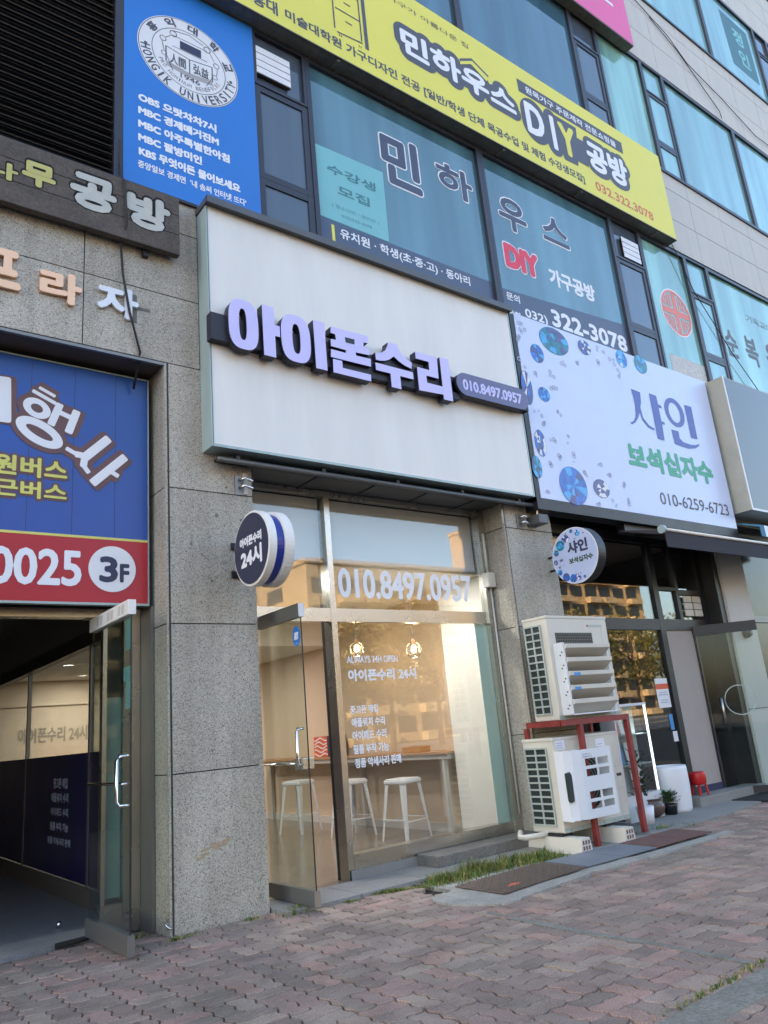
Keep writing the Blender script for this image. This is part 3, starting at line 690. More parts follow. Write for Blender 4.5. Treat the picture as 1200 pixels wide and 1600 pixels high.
# ---- lobby (behind the left entrance)
structure(MB().box(-6, .575, -.1, -.04, 9, -.004).build('lobby_floor', M['lobbyfloor']))
MB().box(-6, .6, 2.95, -.04, 9, 3.0).build('lobby_ceiling', M['darkwall'], B)
MB().box(-6, 8.9, -.05, -.04, 9.0, 2.95).build('lobby_wall', M['darkwall'], B)
MB().box(-6.1, .6, -.05, -6, 9, 2.95).build('lobby_wall', M['darkwall'], B)
MB().box(-.06, .64, 2.36, .02, 8.9, 2.95).build('bulkhead', M['darkwall'], B)
MB().box(-.075, .635, 2.33, .03, 8.9, 2.47).build('beam', M['black'], B)
MB().box(-.06, .64, -.02, .02, 8.9, .16).build('plinth', M['darkwall'], B)
SG = MB().box(-.024, .64, .16, -.016, 8.9, 2.33).build('side_window', M['doorglass'], B)
for yy in (1.0, 1.85, 4.35, 6.9): MB().box(-.04, yy, .16, 0, yy + .05, 2.33).build('glazing_bar', M['steel_dark'], SG)
MB().box(-.034, 1.055, .17, -.028, 8.9, 1.33).build('window_film', M['navyfilm'], SG)
for body, (y0, z0, y1, z1) in (('중고폰 매입', (3.10, 1.0, 2.57, 1.085)), ('애플워치 수리', (3.17, .865, 2.53, .94)), ('아이패드 수리', (3.17, .73, 2.53, .795)), ('필름 부착 가능', (3.19, .59, 2.52, .655)), ('정품 악세사리 판매', (3.28, .455, 2.43, .51))):
    lines(SG, 'film_text', [(body, (-y0, z0, -y1, z1 + .02), -.0365, dict(plane='X', bold=.04, n=6))])
# entrance frame of the lobby
mb = MB(); mb.box(-3.15, .5, 2.385, -.035, .62, 2.455); mb.box(-.1, .5, -.02, -.035, .6, 2.385); mb.box(-.16, .53, -.02, -.11, .6, 2.385); mb.box(-.33, .53, -.02, -.297, .6, 2.385); mb.box(-.296, .54, .02, -.161, .6, .2); mb.box(-3.15, .5, -.02, -3.07, .6, 2.385)
EF = mb.build('entrance_frame', M['steel'], B)
SL_ = MB().box(-.295, .572, .2, -.162, .578, 2.385).build('sidelight', M['doorglass'], EF); MB().box(-.294, .585, .24, -.163, .588, 1.74).build('sidelight_reflection', M['sidesky'], SL_); MB().box(-.294, .585, 1.741, -.163, .588, 2.38).build('sidelight_panel', M['darkwall'], SL_)  # pale sheet added behind the glass, its colour holding the sky's reflection
mb = MB(); mb.box(-3.15, .56, 2.46, -.035, .6, 4.53); mb.build('transom_panel', M['darkwall'], EF)
MB().box(-.032, .26, -.02, -.004, .6, 2.44).build('jamb_post', M['steel_dark'], EF)
tag(MB().prism([(-.66, .47), (-.62, .63), (-.36, .66), (-.38, .55)], -.003, .006, 'Z').build('doormat', M['rubber']), 'small black mat scrap under the open lobby door', 'doormat')
# open lobby door
ld = MB().box(-.406, -.34, .12, -.394, .56, 2.27).build('door', M['doorglass'], B)
r = MB(); r.box(-.425, -.355, .02, -.375, .575, .145); r.build('bottom_rail', M['steel_dark'], ld)
r = MB(); r.cbox(-.43, -.36, 2.265, -.37, .575, 2.375, .004); r.build('top_rail', M['white_sign'], ld)
r = MB()
for yy in (-.25, .0, .26):
    text(r, '/// ///', (-(yy + .12), 2.285, -(yy - .02), 2.355), -.4305, 'X')
r.build('film_mark', M['joint'], ld)
r = MB(); r.tube([(-.40, -.31, 1.28), (-.47, -.31, 1.28), (-.49, -.31, 1.25), (-.49, -.31, .98), (-.47, -.31, .95), (-.40, -.31, .95)], .013); r.tube([(-.41, .54, 1.09), (-.44, .5, 1.09), (-.44, -.28, 1.09), (-.41, -.3, 1.09)], .011); r.build('handle', M['chrome'], ld, True)
r = MB()
for y0, y1, z0, z1 in ((-.32, -.2, 2.02, 2.25), (-.33, -.16, 1.8, 1.9), (-.32, -.21, 1.6, 1.8)): r.box(-.3935, y0, z0, -.3925, y1, z1)
r.build('protective_tape', M['aqua'], ld)
MB().box(-.394, -.3405, .145, -.406, -.3395, 2.265).build('glass_edge', M['black'], ld)
MB().box(-.47, .55, 2.38, -.36, .63, 2.44).build('door_pivot', M['steel_dark'], ld)

# ---- repair shop: room
structure(MB().box(.83, .62, -.1, 4.6, 8.7, .0).build('shop_floor', M['tile']))
structure(MB().box(.0, .64, -.1, .829, 8.7, .002).build('shop_floor', M['tile']))
MB().box(.03, .5, 2.95, 4.6, 4.2, 3.0).build('shop_ceiling', M['ceil'], B)
MB().box(.03, 4.2, 2.62, 4.6, 8.7, 2.95).build('ceiling_drop', M['ceil'], B)
MB().box(4.36, .5, 0, 4.5, 8.7, 2.95).build('shop_wall', M['beige'], B)
MB().box(.03, 8.6, 0, 4.36, 8.75, 2.2).build('brick_wall', M['brick'], B)
MB().box(.03, 8.55, 2.2, 4.36, 8.75, 2.95).build('shop_wall', M['beige'], B)
MB().box(4.06, .37, .0, 4.36, 1.3, 2.95).build('column', M['column'], B)
MB().box(4.342, 1.3, 0, 4.362, 8.6, .1).build('skirting', M['greywall'], B)
mb = MB()
text(mb, '아이폰수리 24시', (.75, 1.58, 1.9, 1.84), 8.59, bold=.03, n=4); mb.build('wall_lettering', M['faint'], B)
mb = MB(); mb.box(.95, 8.3, 1.28, 2.2, 8.55, 1.32); SHF = mb.build('wall_shelf', M['tabletop'], B)
# shopfront
SF = MB()
y0, y1 = .32, .40
SF.box(.82, y0, -.02, .885, y1, 3.68); SF.box(1.785, y0, .02, 1.85, y1 + .06, 3.68); SF.box(3.92, y0 - .02, .0, 4.03, y1, 3.68); 
SF.box(.885, y0 + .003, 2.345, 1.785, y1, 2.475); SF.box(1.85, y0 + .003, 2.345, 3.92, y1, 2.475)
SF.box(1.85, y0 - .01, .0, 3.92, y1 + .05, .235); SF.box(.885, y0 + .003, 3.63, 3.92, y1, 3.68)
SF = SF.build('shopfront', M['steel'], B)
MB().box(1.792, y1 + .061, .02, 1.843, y1 + .12, 3.0).build('mullion_back', M['black'], SF)
MB().box(1.8, .3, .0, 3.9, .308, .11).build('plinth_tile', M['apron'], SF)
MB().box(1.85, .356, .235, 3.92, .364, 2.345).build('window_pane', M['shopglass'], SF)
MB().box(1.85, .356, 2.475, 3.92, .364, 3.63).build('window_pane', M['shopglass'], SF)
MB().box(.885, .356, 2.475, 1.785, .364, 3.63).build('window_pane', M['shopglass'], SF)
MB().box(3.735, .366, .236, 3.918, .369, 2.343).build('mint_film', M['mint'], SF)
mb = MB(); mb.box(1.86, .42, 2.965, 3.9, .424, 3.62); mb.box(.9, .42, 2.965, 1.77, .424, 3.62); mb.build('roller_blind', M['blind'], SF)
for body, k, bd in (('010.8497.0957', 'a_tel', .035), ('ALWAYS 24H OPEN', 'a1', .03), ('아이폰수리 24시', 'a2', .045), ('중고폰 매입', 'a3', .03), ('애플워치 수리', 'a4', .03), ('아이패드 수리', 'a5', .03), ('필름 부착 가능', 'a6', .03), ('정품 악세사리 판매', 'a7', .03)):
    lines(SF, 'window_vinyl', [(body, T[k], .3545, dict(bold=bd, n=10, step=.00006, res=4))])
# conduit and junction box
mb = MB(); mb.tube([(3.97, .29, 3.4), (3.97, .29, 2.92)], .016); mb.tube([(3.99, .29, 2.75), (3.99, .29, .3)], .012); CD = mb.build('conduit', M['cream'], B, True)
MB().cbox(3.9, .22, 2.75, 4.02, .318, 2.92, .008).build('junction_box', M['cream'], CD)
mb = MB(); mb.tube([(4.025, -.012, 3.62), (4.025, -.012, 3.45)], .014); mb.build('trunking', M['cream'], CD, True)
# recess soffit and the dark grid under the sign
mb = MB(); mb.box(.82, .0, 3.69, 4.03, .5, 3.74); SO = mb.build('soffit', M['cap'], B)
mb = MB()
for x in (1.5, 2.2, 2.9, 3.6): mb.box(x, .0, 3.68, x + .012, .32, 3.692)
mb.build('soffit_rib', M['black'], SO)
MB().box(-.2, .5, 3.66, 5, .56, 4.6).build('recess_back', M['dark'], B)
# tiled step in front
mb = MB()
for x0, x1 in ((.83, 1.52), (1.526, 2.2), (2.206, 2.9), (2.906, 3.6), (3.606, 4.03)): mb.cbox(x0, -.24, -.06, x1, .298, .03, .004)
mb.build('tiled_step', M['apron'], B)
MB().box(.83, .30, -.06, 1.784, .62, .02).build('threshold', M['tile'], B)
MB().cbox(2.55, -.02, .0, 4.6, .298, .13, .01).build('stone_kerb', M['granite_dark'], B)
# open shop door
sd = MB().box(1.032, -.34, .13, 1.044, .38, 2.27).build('door', M['doorglass'], B)
MB().box(1.012, -.35, .035, 1.064, .39, .15).build('bottom_rail', M['steel_dark'], sd)
MB().box(1.012, -.352, 2.27, 1.064, .39, 2.385).build('top_rail', M['steel_dark'], sd)
MB().box(1.010, -.3535, .035, 1.066, -.3525, .15).build('rail_cap', M['steel'], sd)
MB().box(1.010, -.3555, 2.27, 1.066, -.3545, 2.385).build('rail_cap', M['white'], sd)
MB().box(1.032, -.3405, .15, 1.044, -.3395, 2.27).build('glass_edge', M['black'], sd)
mb = MB(); mb.tube([(1.03, -.29, 1.36), (.975, -.29, 1.36), (.965, -.29, 1.34), (.965, -.29, 1.1), (.975, -.29, 1.08), (1.03, -.29, 1.08)], .012); mb.tube([(1.03, -.2, 1.09), (.99, -.2, 1.09), (.99, .34, 1.09), (1.03, .34, 1.09)], .011); mb.build('handle', M['chrome'], sd, True)
MB().cbox(.985, -.335, 1.04, 1.09, -.2, 1.13, .006).build('lock', M['steel'], sd)
mb = MB(); mb.prism(ell(-.265, 2.115, .062, .085, 28), 1.0305, 1.0315, 'X'); st = mb.build('alarm_sticker', M['blue'], sd)
mb = MB(); text(mb, 'ADT', (.228, 2.085, .302, 2.15), 1.030, 'X', bold=.06); text(mb, '보안구역', (.24, 2.045, .29, 2.06), 1.030, 'X'); mb.build('sticker_lettering', M['white_vinyl'], st)
# ---- third shop: room, glazing
structure(MB().box(4.9, .45, -.1, 12.4, 5, .02).build('craft_shop_floor', M['lobbyfloor']))
MB().box(4.9, .5, 3.62, 12.4, 5, 3.66).build('craft_ceiling', M['beige'], B)
MB().box(4.9, 4.9, 0, 12.4, 5, 3.62).build('craft_wall', M['beige'], B)
MB().box(4.6, .5, 0, 4.9, 5, 3.6).build('craft_wall', M['darkwall'], B)
G3 = MB(); y0, y1 = .22, .3
for x0, x1, z0, z1 in ((4.87, 4.93, .1, 3.62), (7.12, 7.24, .1, 3.62), (4.93, 7.12, 2.27, 2.42), (7.24, 8.42, 2.27, 2.42), (4.93, 7.12, .1, .2), (4.93, 8.42, 3.5, 3.62), (8.3, 8.42, .1, 3.5), (7.66, 7.74, 2.42, 3.5), (7.74, 8.3, 2.78, 2.85), (7.24, 7.66, 2.83, 2.88)): G3.box(x0, y0 + (.002 if x1 - x0 > z1 - z0 else 0), z0, x1, y1, z1)
G3 = G3.build('craft_shopfront', M['black'], B)
MB().box(4.93, .256, .2, 7.12, .264, 2.27).build('window_pane', M['shopglass'], G3)
MB().box(4.93, .256, 2.42, 7.12, .264, 3.5).build('window_pane', M['shopglass'], G3)
MB().box(7.24, .256, 2.42, 8.3, .264, 3.5).build('window_pane', M['shopglass'], G3)
MB().box(7.24, .25, .2, 7.93, .28, 2.27).build('wall_panel', M['taupe'], G3)
MB().box(7.24, .235, .02, 7.95, .28, .2).build('panel_base', M['navy_print'], G3)
mb = MB(); mb.box(7.93, .22, .02, 7.97, .3, 2.27); mb.build('door_post', M['black'], G3)
mb = MB()
for k in range(2):
    for j in range(3): mb.box(7.79 + k * .24, .2, 2.47 + j * .1, 7.99 + k * .24, .219, 2.56 + j * .1)
mb.build('small_vent', M['cream'], G3)
mb = MB(); mb.box(6.8, .25, 1.24, 7.08, .2545, 1.62); nt_ = mb.build('notice', M['white'], G3); MB().box(6.8, .248, 1.48, 7.08, .2495, 1.55).build('notice_stripe', M['paper_red'], nt_)
mb = MB()
for k, (w, z) in enumerate(((.16, 1.43), (.2, 1.4), (.16, 1.33), (.18, 1.3))): mb.box(6.94 - w / 2, .248, z, 6.94 + w / 2, .2495, z + .014)
mb.build('notice_print', M['bubble'], nt_)
mb = MB(); mb.box(6.98, .25, .95, 7.06, .2545, 1.15); mb.build('window_sticker', M['bluelabel'], G3)
mb = MB(); mb.box(7.0, .25, .8, 7.1, .2545, .93); mb.build('window_sticker', M['white'], G3)
# interior props of that window read as dark shapes and warm leaves
MB().box(8.43, .3, .02, 8.55, 3, 3.6).build('craft_partition', M['darkwall'], B)
# open door of the craft shop
a, b = Vector((7.93, .24, 0)), Vector((8.46, -.42, 0))
d3 = MB().bar(a + Vector((0, 0, 1.15)), b + Vector((0, 0, 1.15)), .012, 2.06).build('door', M['doorglass'], B)
MB().bar(a + Vector((0, 0, 2.25)), b + Vector((0, 0, 2.25)), .05, .14).build('top_rail', M['black'], d3)
MB().bar(a + Vector((0, 0, .075)), b + Vector((0, 0, .075)), .05, .09).build('bottom_rail', M['black'], d3)
h = a.lerp(b, .22) + Vector((-.05, -.04, 0)); MB().tube([h + Vector((0, 0, 1.3)), h + Vector((0, 0, .95))], .016).build('handle', M['steel'], d3, True)
mb = MB(); c0 = a.lerp(b, .52) + Vector((-.008, -.006, 1.25)); dd = (b - a).normalized()
rg = [(math.cos(i * .2618), math.sin(i * .2618)) for i in range(24)]
pts = [c0 + dd * (.2 * x) + Vector((0, 0, .2 * z)) for x, z in rg]
for p, q in zip(pts, pts[1:] + pts[:1]): mb.bar(p, q, .006, .012)
mb.build('round_sticker', M['sign_edge'], d3)
# next bay to the right
mb = MB(); mb.box(9.3, .22, .1, 9.36, .3, 3.9); mb.box(9.5, .22, .1, 9.56, .3, 3.9); mb.box(9.3, .221, 2.4, 12.4, .3, 2.5); mb.box(9.3, .221, 3.6, 12.4, .3, 3.9); mb.box(11, .22, .1, 11.08, .3, 3.6)
G4 = mb.build('corner_shopfront', M['steel_dark'], B); MB().box(9.36, .256, .1, 12.4, .264, 3.6).build('window_pane', M['darkpane'], G4)
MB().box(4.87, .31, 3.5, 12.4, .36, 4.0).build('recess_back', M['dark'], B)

# ================================================================== SIGNS
# --- big white repair sign
S1 = thing('shop_sign', 'wide white sign box with raised lilac Korean letters over the repair shop', 'shop sign', (2.4, 0, 3.76))
MB().box(.362, -.2, 3.785, 4.40, -.001, 6.2).build('face', M['white_sign'], S1)
mb = MB(); mb.box(.34, -.204, 3.76, .361, -.0005, 6.2); mb.box(.362, -.1, 3.762, .37, -.0, 3.784); mb.box(4.401, -.204, 3.76, 4.42, -.0005, 6.2); mb.box(.361, -.204, 3.76, 4.401, -.0005, 3.784); mb.build('edge', M['sign_edge'], S1)
mb = MB(); mb.box(.352, -.206, 3.77, .355, -.0, 6.19); mb.build('edge_seam', M['joint'], S1)
mb = MB(); mb.box(.325, -.27, 6.201, 4.43, .02, 6.262); mb.box(.325, -.275, 6.19, 4.43, -.262, 6.264); mb.build('cap', M['cap'], S1)
R = MB(); R.box(.32, -.29, 4.745, 3.3, -.201, 5.01); R.build('rail', M['letter_side'], S1)
F0, F1 = -.33, -.235
def extr(outline, holes=None):
    """a raised letter: dark return with a lilac face a few mm in front"""
    if holes: sd_.ring(outline, holes, F0, F1); fc_.ring(outline, holes, F0 - .004, F0 - .0005)
    else: sd_.prism(outline, F0, F1); fc_.prism(outline, F0 - .004, F0 - .0005)
def letter(parts):
    global sd_, fc_
    sd_, fc_ = MB(), MB()
    for p in parts: extr(*p) if isinstance(p, tuple) else extr(p)
    s_ = sd_.build('letter', M['letter_side'], S1); fc_.build('letter_face', M['letter'], s_)
zt, zb = 5.185, 4.675
letter([(ell(.622, 4.938, .149, .252, 44, .9), ell(.614, 4.938, .038, .16, 44, .7)), [(.82, zt + .018), (.944, zt + .018), (.944, 5.02), (.998, 5.02), (.998, 4.905), (.944, 4.905), (.944, zb + .005), (.82, zb + .005)]])
letter([(ell(1.172, 4.936, .161, .25, 44, .9), ell(1.176, 4.934, .044, .158, 44, .7)), [(1.38, zt + .01), (1.508, zt + .01), (1.508, zb), (1.38, zb)]])
# third letter: two bars on stems, a long bar and the angled base, with its square counter
letter([[(1.584, 5.177), (2.036, 5.185), (2.033, 5.105), (1.977, 5.099), (1.97, 5.047), (2.043, 5.039), (2.04, 4.969), (1.865, 4.961), (1.868, 4.925), (2.051, 4.93), (2.045, 4.842), (1.561, 4.836), (1.568, 4.923), (1.741, 4.923), (1.751, 4.955), (1.571, 4.958), (1.573, 5.036), (1.637, 5.042), (1.632, 5.104), (1.578, 5.105)], [(1.583, 4.82), (1.69, 4.823), (1.691, 4.747), (2.036, 4.749), (2.031, 4.675), (1.577, 4.675)]])
_o = MB().prism([(1.745, 5.1), (1.864, 5.104), (1.859, 5.046), (1.752, 5.041)], F0 - .0056, F0 - .0044); _o.build('letter_counter', M['letter_side'], S1)
letter([[(2.3, 5.186), (2.421, 5.186), (2.43, 5.15), (2.47, 5.09), (2.53, 5.045), (2.6, 5.02), (2.59, 4.943), (2.5, 4.96), (2.42, 4.995), (2.36, 5.035), (2.3, 4.985), (2.24, 4.955), (2.17, 4.94), (2.12, 4.94), (2.118, 5.022), (2.19, 5.035), (2.255, 5.08), (2.29, 5.14)],
        [(2.108, 4.905), (2.603, 4.905), (2.603, 4.822), (2.42, 4.822), (2.42, 4.67), (2.295, 4.67), (2.295, 4.822), (2.108, 4.822)]])
letter([[(2.668, 5.168), (2.976, 5.168), (2.965, 4.91), (2.79, 4.91), (2.79, 4.825), (3.016, 4.825), (3.016, 4.73), (2.668, 4.672 + .04), (2.672, 4.985), (2.846, 4.985), (2.846, 5.085), (2.668, 5.085)],
        [(3.018, zt), (3.145, zt), (3.145, zb), (3.012, zb)]])
ps = MB(); ps.prism(stadium(3.235, 4.795, 4.40, 5.07), F0, F1); pz = ps.build('number_plate', M['letter_side'], S1)
MB().prism(stadium(3.235, 4.795, 4.40, 5.07), F0 - .004, F0 - .0005).build('plate_face', M['pill'], pz)
mb = MB(); text(mb, '010.8497.0957', (3.325, 4.858, 4.285, 4.995), F0 - .0055, bold=.05, n=6); mb.build('digits', M['letter'], pz)
mb = MB(); mb.box(3.2, -.29, 4.82, 4.43, -.201, 4.96); mb.build('rail', M['letter_side'], S1)
# --- slim metal canopy edge under it
CN = thing('canopy_rail', 'slim grey metal rail hanging below the white sign', 'canopy', (2.4, -.1, 3.66))
mb = MB(); mb.tube([(.42, -.13, 3.675), (4.47, -.13, 3.675)], .026, 12); mb.build('tube', M['cap'], CN, True)
mb = MB(); mb.box(.45, -.1, 3.69, 4.42, -.0, 3.715)
for x in (.6, 1.5, 2.4, 3.3, 4.2): mb.box(x, -.13, 3.69, x + .04, .0, 3.735)
mb.build('bracket', M['black'], CN)
MB().cbox(4.44, -.2, 3.45, 4.6, -.0, 3.56, .01).build('flood_lamp', M['cap'], tag(thing('wall_lamp', 'small grey floodlight box beside the white sign, on the second pillar', 'lamp', (4.5, 0, 3.5)), None))
mb = MB(); mb.tube([(4.52, -.1, 3.56), (4.52, -.12, 3.64), (4.54, -.1, 3.68)], .012); mb.build('bracket', M['chrome'], bpy.data.objects['wall_lamp'])
# --- gem shop sign
S2 = thing('shop_sign', 'pale blue sign printed with blue gems and Korean lettering, right of the white sign', 'shop sign', (6.7, 0, 3.76))
MB().box(4.53, -.2, 3.76, 8.985, -.001, 6.24).build('face', M['shine_face'], S2)
MB().box(4.45, -.195, 3.72, 4.528, -.0015, 6.22).build('edge', M['black'], S2)
MB().box(4.45, -.198, 3.62, 8.985, -.0, 3.757).build('edge', M['black'], S2)
def sign_print(name, m, parent, *polys, y=-.2035):
    mb = MB()
    for p in polys: mb.prism(p, y - .001, y) if not isinstance(p, tuple) else mb.ring(p[0], p[1], y - .001, y)
    return mb.build(name, m, parent)
def cen(q): return ((q[0][0] + q[1][0]) / 2, (q[2][1] + q[3][1]) / 2, abs(q[1][0] - q[0][0]) / 2, abs(q[2][1] - q[3][1]) / 2)
oo = T['si_o']
sign_print('lettering', M['shine_blue'], S2, T['sy1'], T['sy2'], T['si_i'], T['si_n'], (ell(7.878, 5.49, .256, .235), ell(7.872, 5.485, .15, .165)))
mb = MB(); text(mb, '보석십자수', T['s_bo'], -.2035, bold=.055, n=10); mb.build('lettering', M['shine_green'], S2)
mb = MB(); text(mb, '010-6259-6723', T['s_tel'], -.2035, bold=.006, n=4); mb.build('digits', M['char'], S2)
mb = MB()
for cx, cz, r in ((6.64, 4.62, .07), (7.62, 4.49, .055)):
    mb.prism([(cx + (r if k % 2 == 0 else r * .28) * math.cos(k * math.pi / 4), cz + (r if k % 2 == 0 else r * .28) * math.sin(k * math.pi / 4)) for k in range(8)], -.2063, -.2055)
mb.build('sparkle', M['shine_face'], S2)
gm = ['gem_teal', 'gem_navy', 'gem_blue', 'gem_navy', 'gem_sky', 'gem_blue']
def facets(parent, cx, cz, rx, rz, base, y, rot=-.5, plane='Y'):
    def E(f, n=36, o=(0, 0)):
        out = []
        for k in range(n):
            a = k * 2 * math.pi / n; u, v = rx * f * math.cos(a) + o[0] * rx, rz * f * math.sin(a) + o[1] * rz
            out.append((cx + u, cz + v))
        return out
    cvt = (lambda L: L) if plane == 'Y' else (lambda L: [(-u, v) for u, v in L])
    g = MB().prism(cvt(E(1)), y - .001, y, plane).build('gem', M[base], parent)
    rnd = random.Random(int(cx * 97 + cz * 31)); o1 = E(.98, 12); i1 = E(.55, 12)
    cols = {'gem_teal': ('gem_sky', 'gem_navy'), 'gem_navy': ('gem_blue', 'white'), 'gem_blue': ('gem_sky', 'gem_navy'), 'gem_sky': ('white', 'gem_blue')}[base]
    for ci, cn in enumerate(cols):
        mb = MB()
        for k in range(12):
            q = (k + 1) % 12
            if rnd.random() < .3: mb.prism(cvt([o1[k], o1[q], i1[q], i1[k]]), y - .0022 - ci * .0006, y - .0016 - ci * .0006, plane)
            if rnd.random() < .22: mb.prism(cvt([i1[k], i1[q], (cx, cz)]), y - .0022 - ci * .0006, y - .0016 - ci * .0006, plane)
        if mb.v: mb.build('facet', M[cn], g)
for k in range(11):
    x0, z0, x1, z1, b = T['g%d' % k]; facets(S2, (x0 + x1) / 2, (z0 + z1) / 2, (x1 - x0) / 2, (z1 - z0) / 2, gm[b], -.203)
mb = MB()
for x, z in T['bub']:
    for q in range(3):
        cx, cz, r = x + random.gauss(0, .035), z + random.gauss(0, .035), random.uniform(.014, .036); mb.ring(ell(cx, cz, r, r, 10), ell(cx, cz, r * .62, r * .62, 10), -.204, -.2032)
mb.build('bubble_print', M['bubble'], S2)
# --- grey blank sign at the right edge
S3 = thing('shop_sign', 'blank dark grey sign box with a pale return, at the right edge', 'shop sign', (11, 0, 3.97))
MB().box(9.10, -.44, 4.02, 13, -.001, 6.26).build('box', M['greysign_side'], S3); MB().box(9.125, -.446, 4.045, 13, -.4405, 6.24).build('face', M['greysign'], S3)
mb = MB(); mb.box(9.095, -.45, 4.01, 9.122, -.4407, 6.265); mb.box(9.123, -.45, 4.01, 13, -.4407, 4.042); mb.build('trim', M['white'], S3)
# --- yellow furniture workshop banner sign
S4 = thing('banner_sign', 'long yellow sign box advertising a furniture workshop above the second floor windows', 'banner sign', (4.5, 0, 9))
MB().box(-.6, -.178, 9.003, 9.165, -.012, 10.752).build('face', M['yellow'], S4)
mb = MB(); mb.box(-.6, -.174, 8.985, 9.16, .0, 9.0025); mb.box(-.6, -.18, 8.985, 9.165, -.165, 9.0); mb.box(9.166, -.17, 8.99, 9.175, -.01, 10.75)
for x in (.0, 2.1, 4.9, 6.6, 8.6): mb.box(x, -.15, 8.96, x + .05, .0, 8.984)
mb.build('frame', M['sign_dark'], S4)
y = -.1795
lines(S4, 'char', [('미술대학원 가구디자인 전공 [일반/학생 단체 목공수업 및 체험 수강생모집]', T['y_txt'], y, dict(bold=.03, n=6)), ('홍대', (.98, 9.1, 1.3, 9.3), y, dict(bold=.03, n=6))])
mb = MB(); text(mb, '032.322.3078', T['y_tel'], y, bold=.03, n=6); mb.build('digits', M['red_print'], S4)
b0 = T['y_mhws']; mb = MB(); text(mb, '민하우스', (b0[0] - .1, b0[1] - .1, b0[2] + .1, b0[3] + .1), y, bold=.22, n=28, step=.00005); mb.prism([(x, z + (.05 if z > 10.1 else -.05)) for x, z in T['y_roof']], y - .0025, y)
bG = T['y_gb']; text(mb, '공방', (bG[0] - .09, bG[1] - .09, bG[2] + .09, bG[3] + .09), y, bold=.19, n=28, step=.00005)
mb.prism(stadium(5.41, 9.42, 6.0, 10.22), y - .0016, y - .0002); mb.prism(stadium(5.95, 9.38, 6.28, 10.24), y - .0019, y - .0003); mb.prism([(6.15, 10.2), (6.74, 10.2), (6.72, 10.0), (6.62, 9.42), (6.3, 9.4), (6.2, 9.7)], y - .0023, y - .0004); mb.box(5.5, y - .0022, 9.52, 6.9, y - .001, 10.0); mb.build('outline', M['char'], S4)
y2 = y - .0042
lines(S4, 'white_vinyl', [('민하우스', b0, y2, dict(bold=.05, n=8)), ('공방', bG, y2, dict(bold=.05, n=8)), ('D', T['y_D'], y2, dict(bold=.05)), ('I', (6.07, 9.49, 6.17, 10.13), y2, dict(bold=.03))])
mb = MB(); text(mb, 'Y', T['y_Y'], y2, bold=.05); mb.prism(T['y_roof'], y2 - .001, y2); mb.build('lettering', M['yellow'], S4)
mb = MB(); mb.prism(T['y_ban'], y - .001, y); bn = mb.build('print_strip', M['char'], S4)
mb = MB(); text(mb, '원목가구 주문제작 전문쇼핑몰', T['y_bant'], y - .002, bold=.03, n=6); mb.build('lettering', M['white_vinyl'], bn)
mb = MB()
def ln(a, b, w): mb.bar((a[0], y - .001, a[1]), (b[0], y - .001, b[1]), w, .001, (0, 1, 0))
ln((2.09, 10.2), (2.09, 9.42), .02); ln((2.12, 9.38), (2.5, 9.42), .02); ln((2.09, 10.1), (2.49, 10.1), .02); ln((2.12, 9.76), (2.49, 9.76), .018); ln((2.49, 10.3), (2.49, 9.45), .02); ln((2.565, 10.4), (2.565, 9.36), .055); ln((2.26, 9.62), (2.36, 9.62), .018); ln((2.26, 9.92), (2.36, 9.92), .018)
for x in (2.15, 2.18, 2.44, 2.47): ln((x, 9.36), (x, 9.33), .012)
mb.build('wardrobe_drawing', M['char'], S4)
mb = MB(); text(mb, '가구가 아름다운 집', (3.0, 10.46, 4.45, 10.55), y, bold=.01, n=4); mb.build('small_lettering', M['sign_dark'], S4)
# --- pink sign two floors up
S5 = thing('banner_sign', 'bright pink sign box cut by the top of the view', 'banner sign', (7, 0, 13.3))
MB().box(2.0, -.178, 13.30, 9.19, -.012, 15.1).build('face', M['pink'], S5); mb = MB(); mb.box(2.0, -.175, 13.27, 9.185, .0, 13.2985); mb.build('frame', M['sign_dark'], S5)
lines(S5, 'white_vinyl', [('스', (8.2, 13.95, 8.75, 14.4), -.1795, dict(bold=.03)), ('비', (7.3, 13.9, 7.85, 14.4), -.1795, dict(bold=.03))])
# --- blue university panel
S6 = thing('window_banner', 'blue panel with a round white university emblem and broadcast credits', 'banner', (.33, 0, 6.3))
MB().box(-.372, -.004, 6.32, 1.052, .06, 8.96).build('panel', M['blue'], S6)
y = -.0055; ex, ez, er = .302, 8.058, .545
em = MB().prism(ell(ex, ez, er, er * .93, 64), y - .001, y).build('emblem', M['white'], S6)
mb = MB(); k9 = .93
for r0, r1 in ((.985, .972), (.735, .722)): mb.ring(ell(ex, ez, er * r0, er * k9 * r0, 64), ell(ex, ez, er * r1, er * k9 * r1, 64), y - .0022, y - .0015)
def arc(chars, a0, a1, rad, h, w, flip=False, bold=.03):
    for i, ch in enumerate(chars):
        if ch == ' ': continue
        a = math.radians(a0 + (a1 - a0) * i / max(1, len(chars) - 1)); cx, cz = ex + er * rad * math.cos(a), ez + er * k9 * rad * math.sin(a)
        ww = w * (.35 if ch in 'I' else 1)
        text(mb, ch, (cx - ww / 2, cz - h / 2, cx + ww / 2, cz + h / 2), y - .002, bold=bold, n=4, rot=a + (math.pi / 2 if flip else -math.pi / 2))
arc('홍익대학교', 148, 22, .855, .105, .115, bold=.05); arc('HONGIK UNIVERSITY', 188, 352, .855, .1, .062, True)
arc('PRO HOMINUM BENEFICIO', 205, 335, .62, .045, .03, True, 0)
text(mb, '1946', (.2, 7.80, .41, 7.86), y - .002, bold=.02)
for a, b in (((.05, 7.93), (.05, 8.12)), ((.55, 7.93), (.55, 8.12)), ((.3, 7.9), (.3, 8.08))): mb.bar((a[0], y - .002, a[1]), (b[0], y - .002, b[1]), .012, .001, (0, 1, 0))
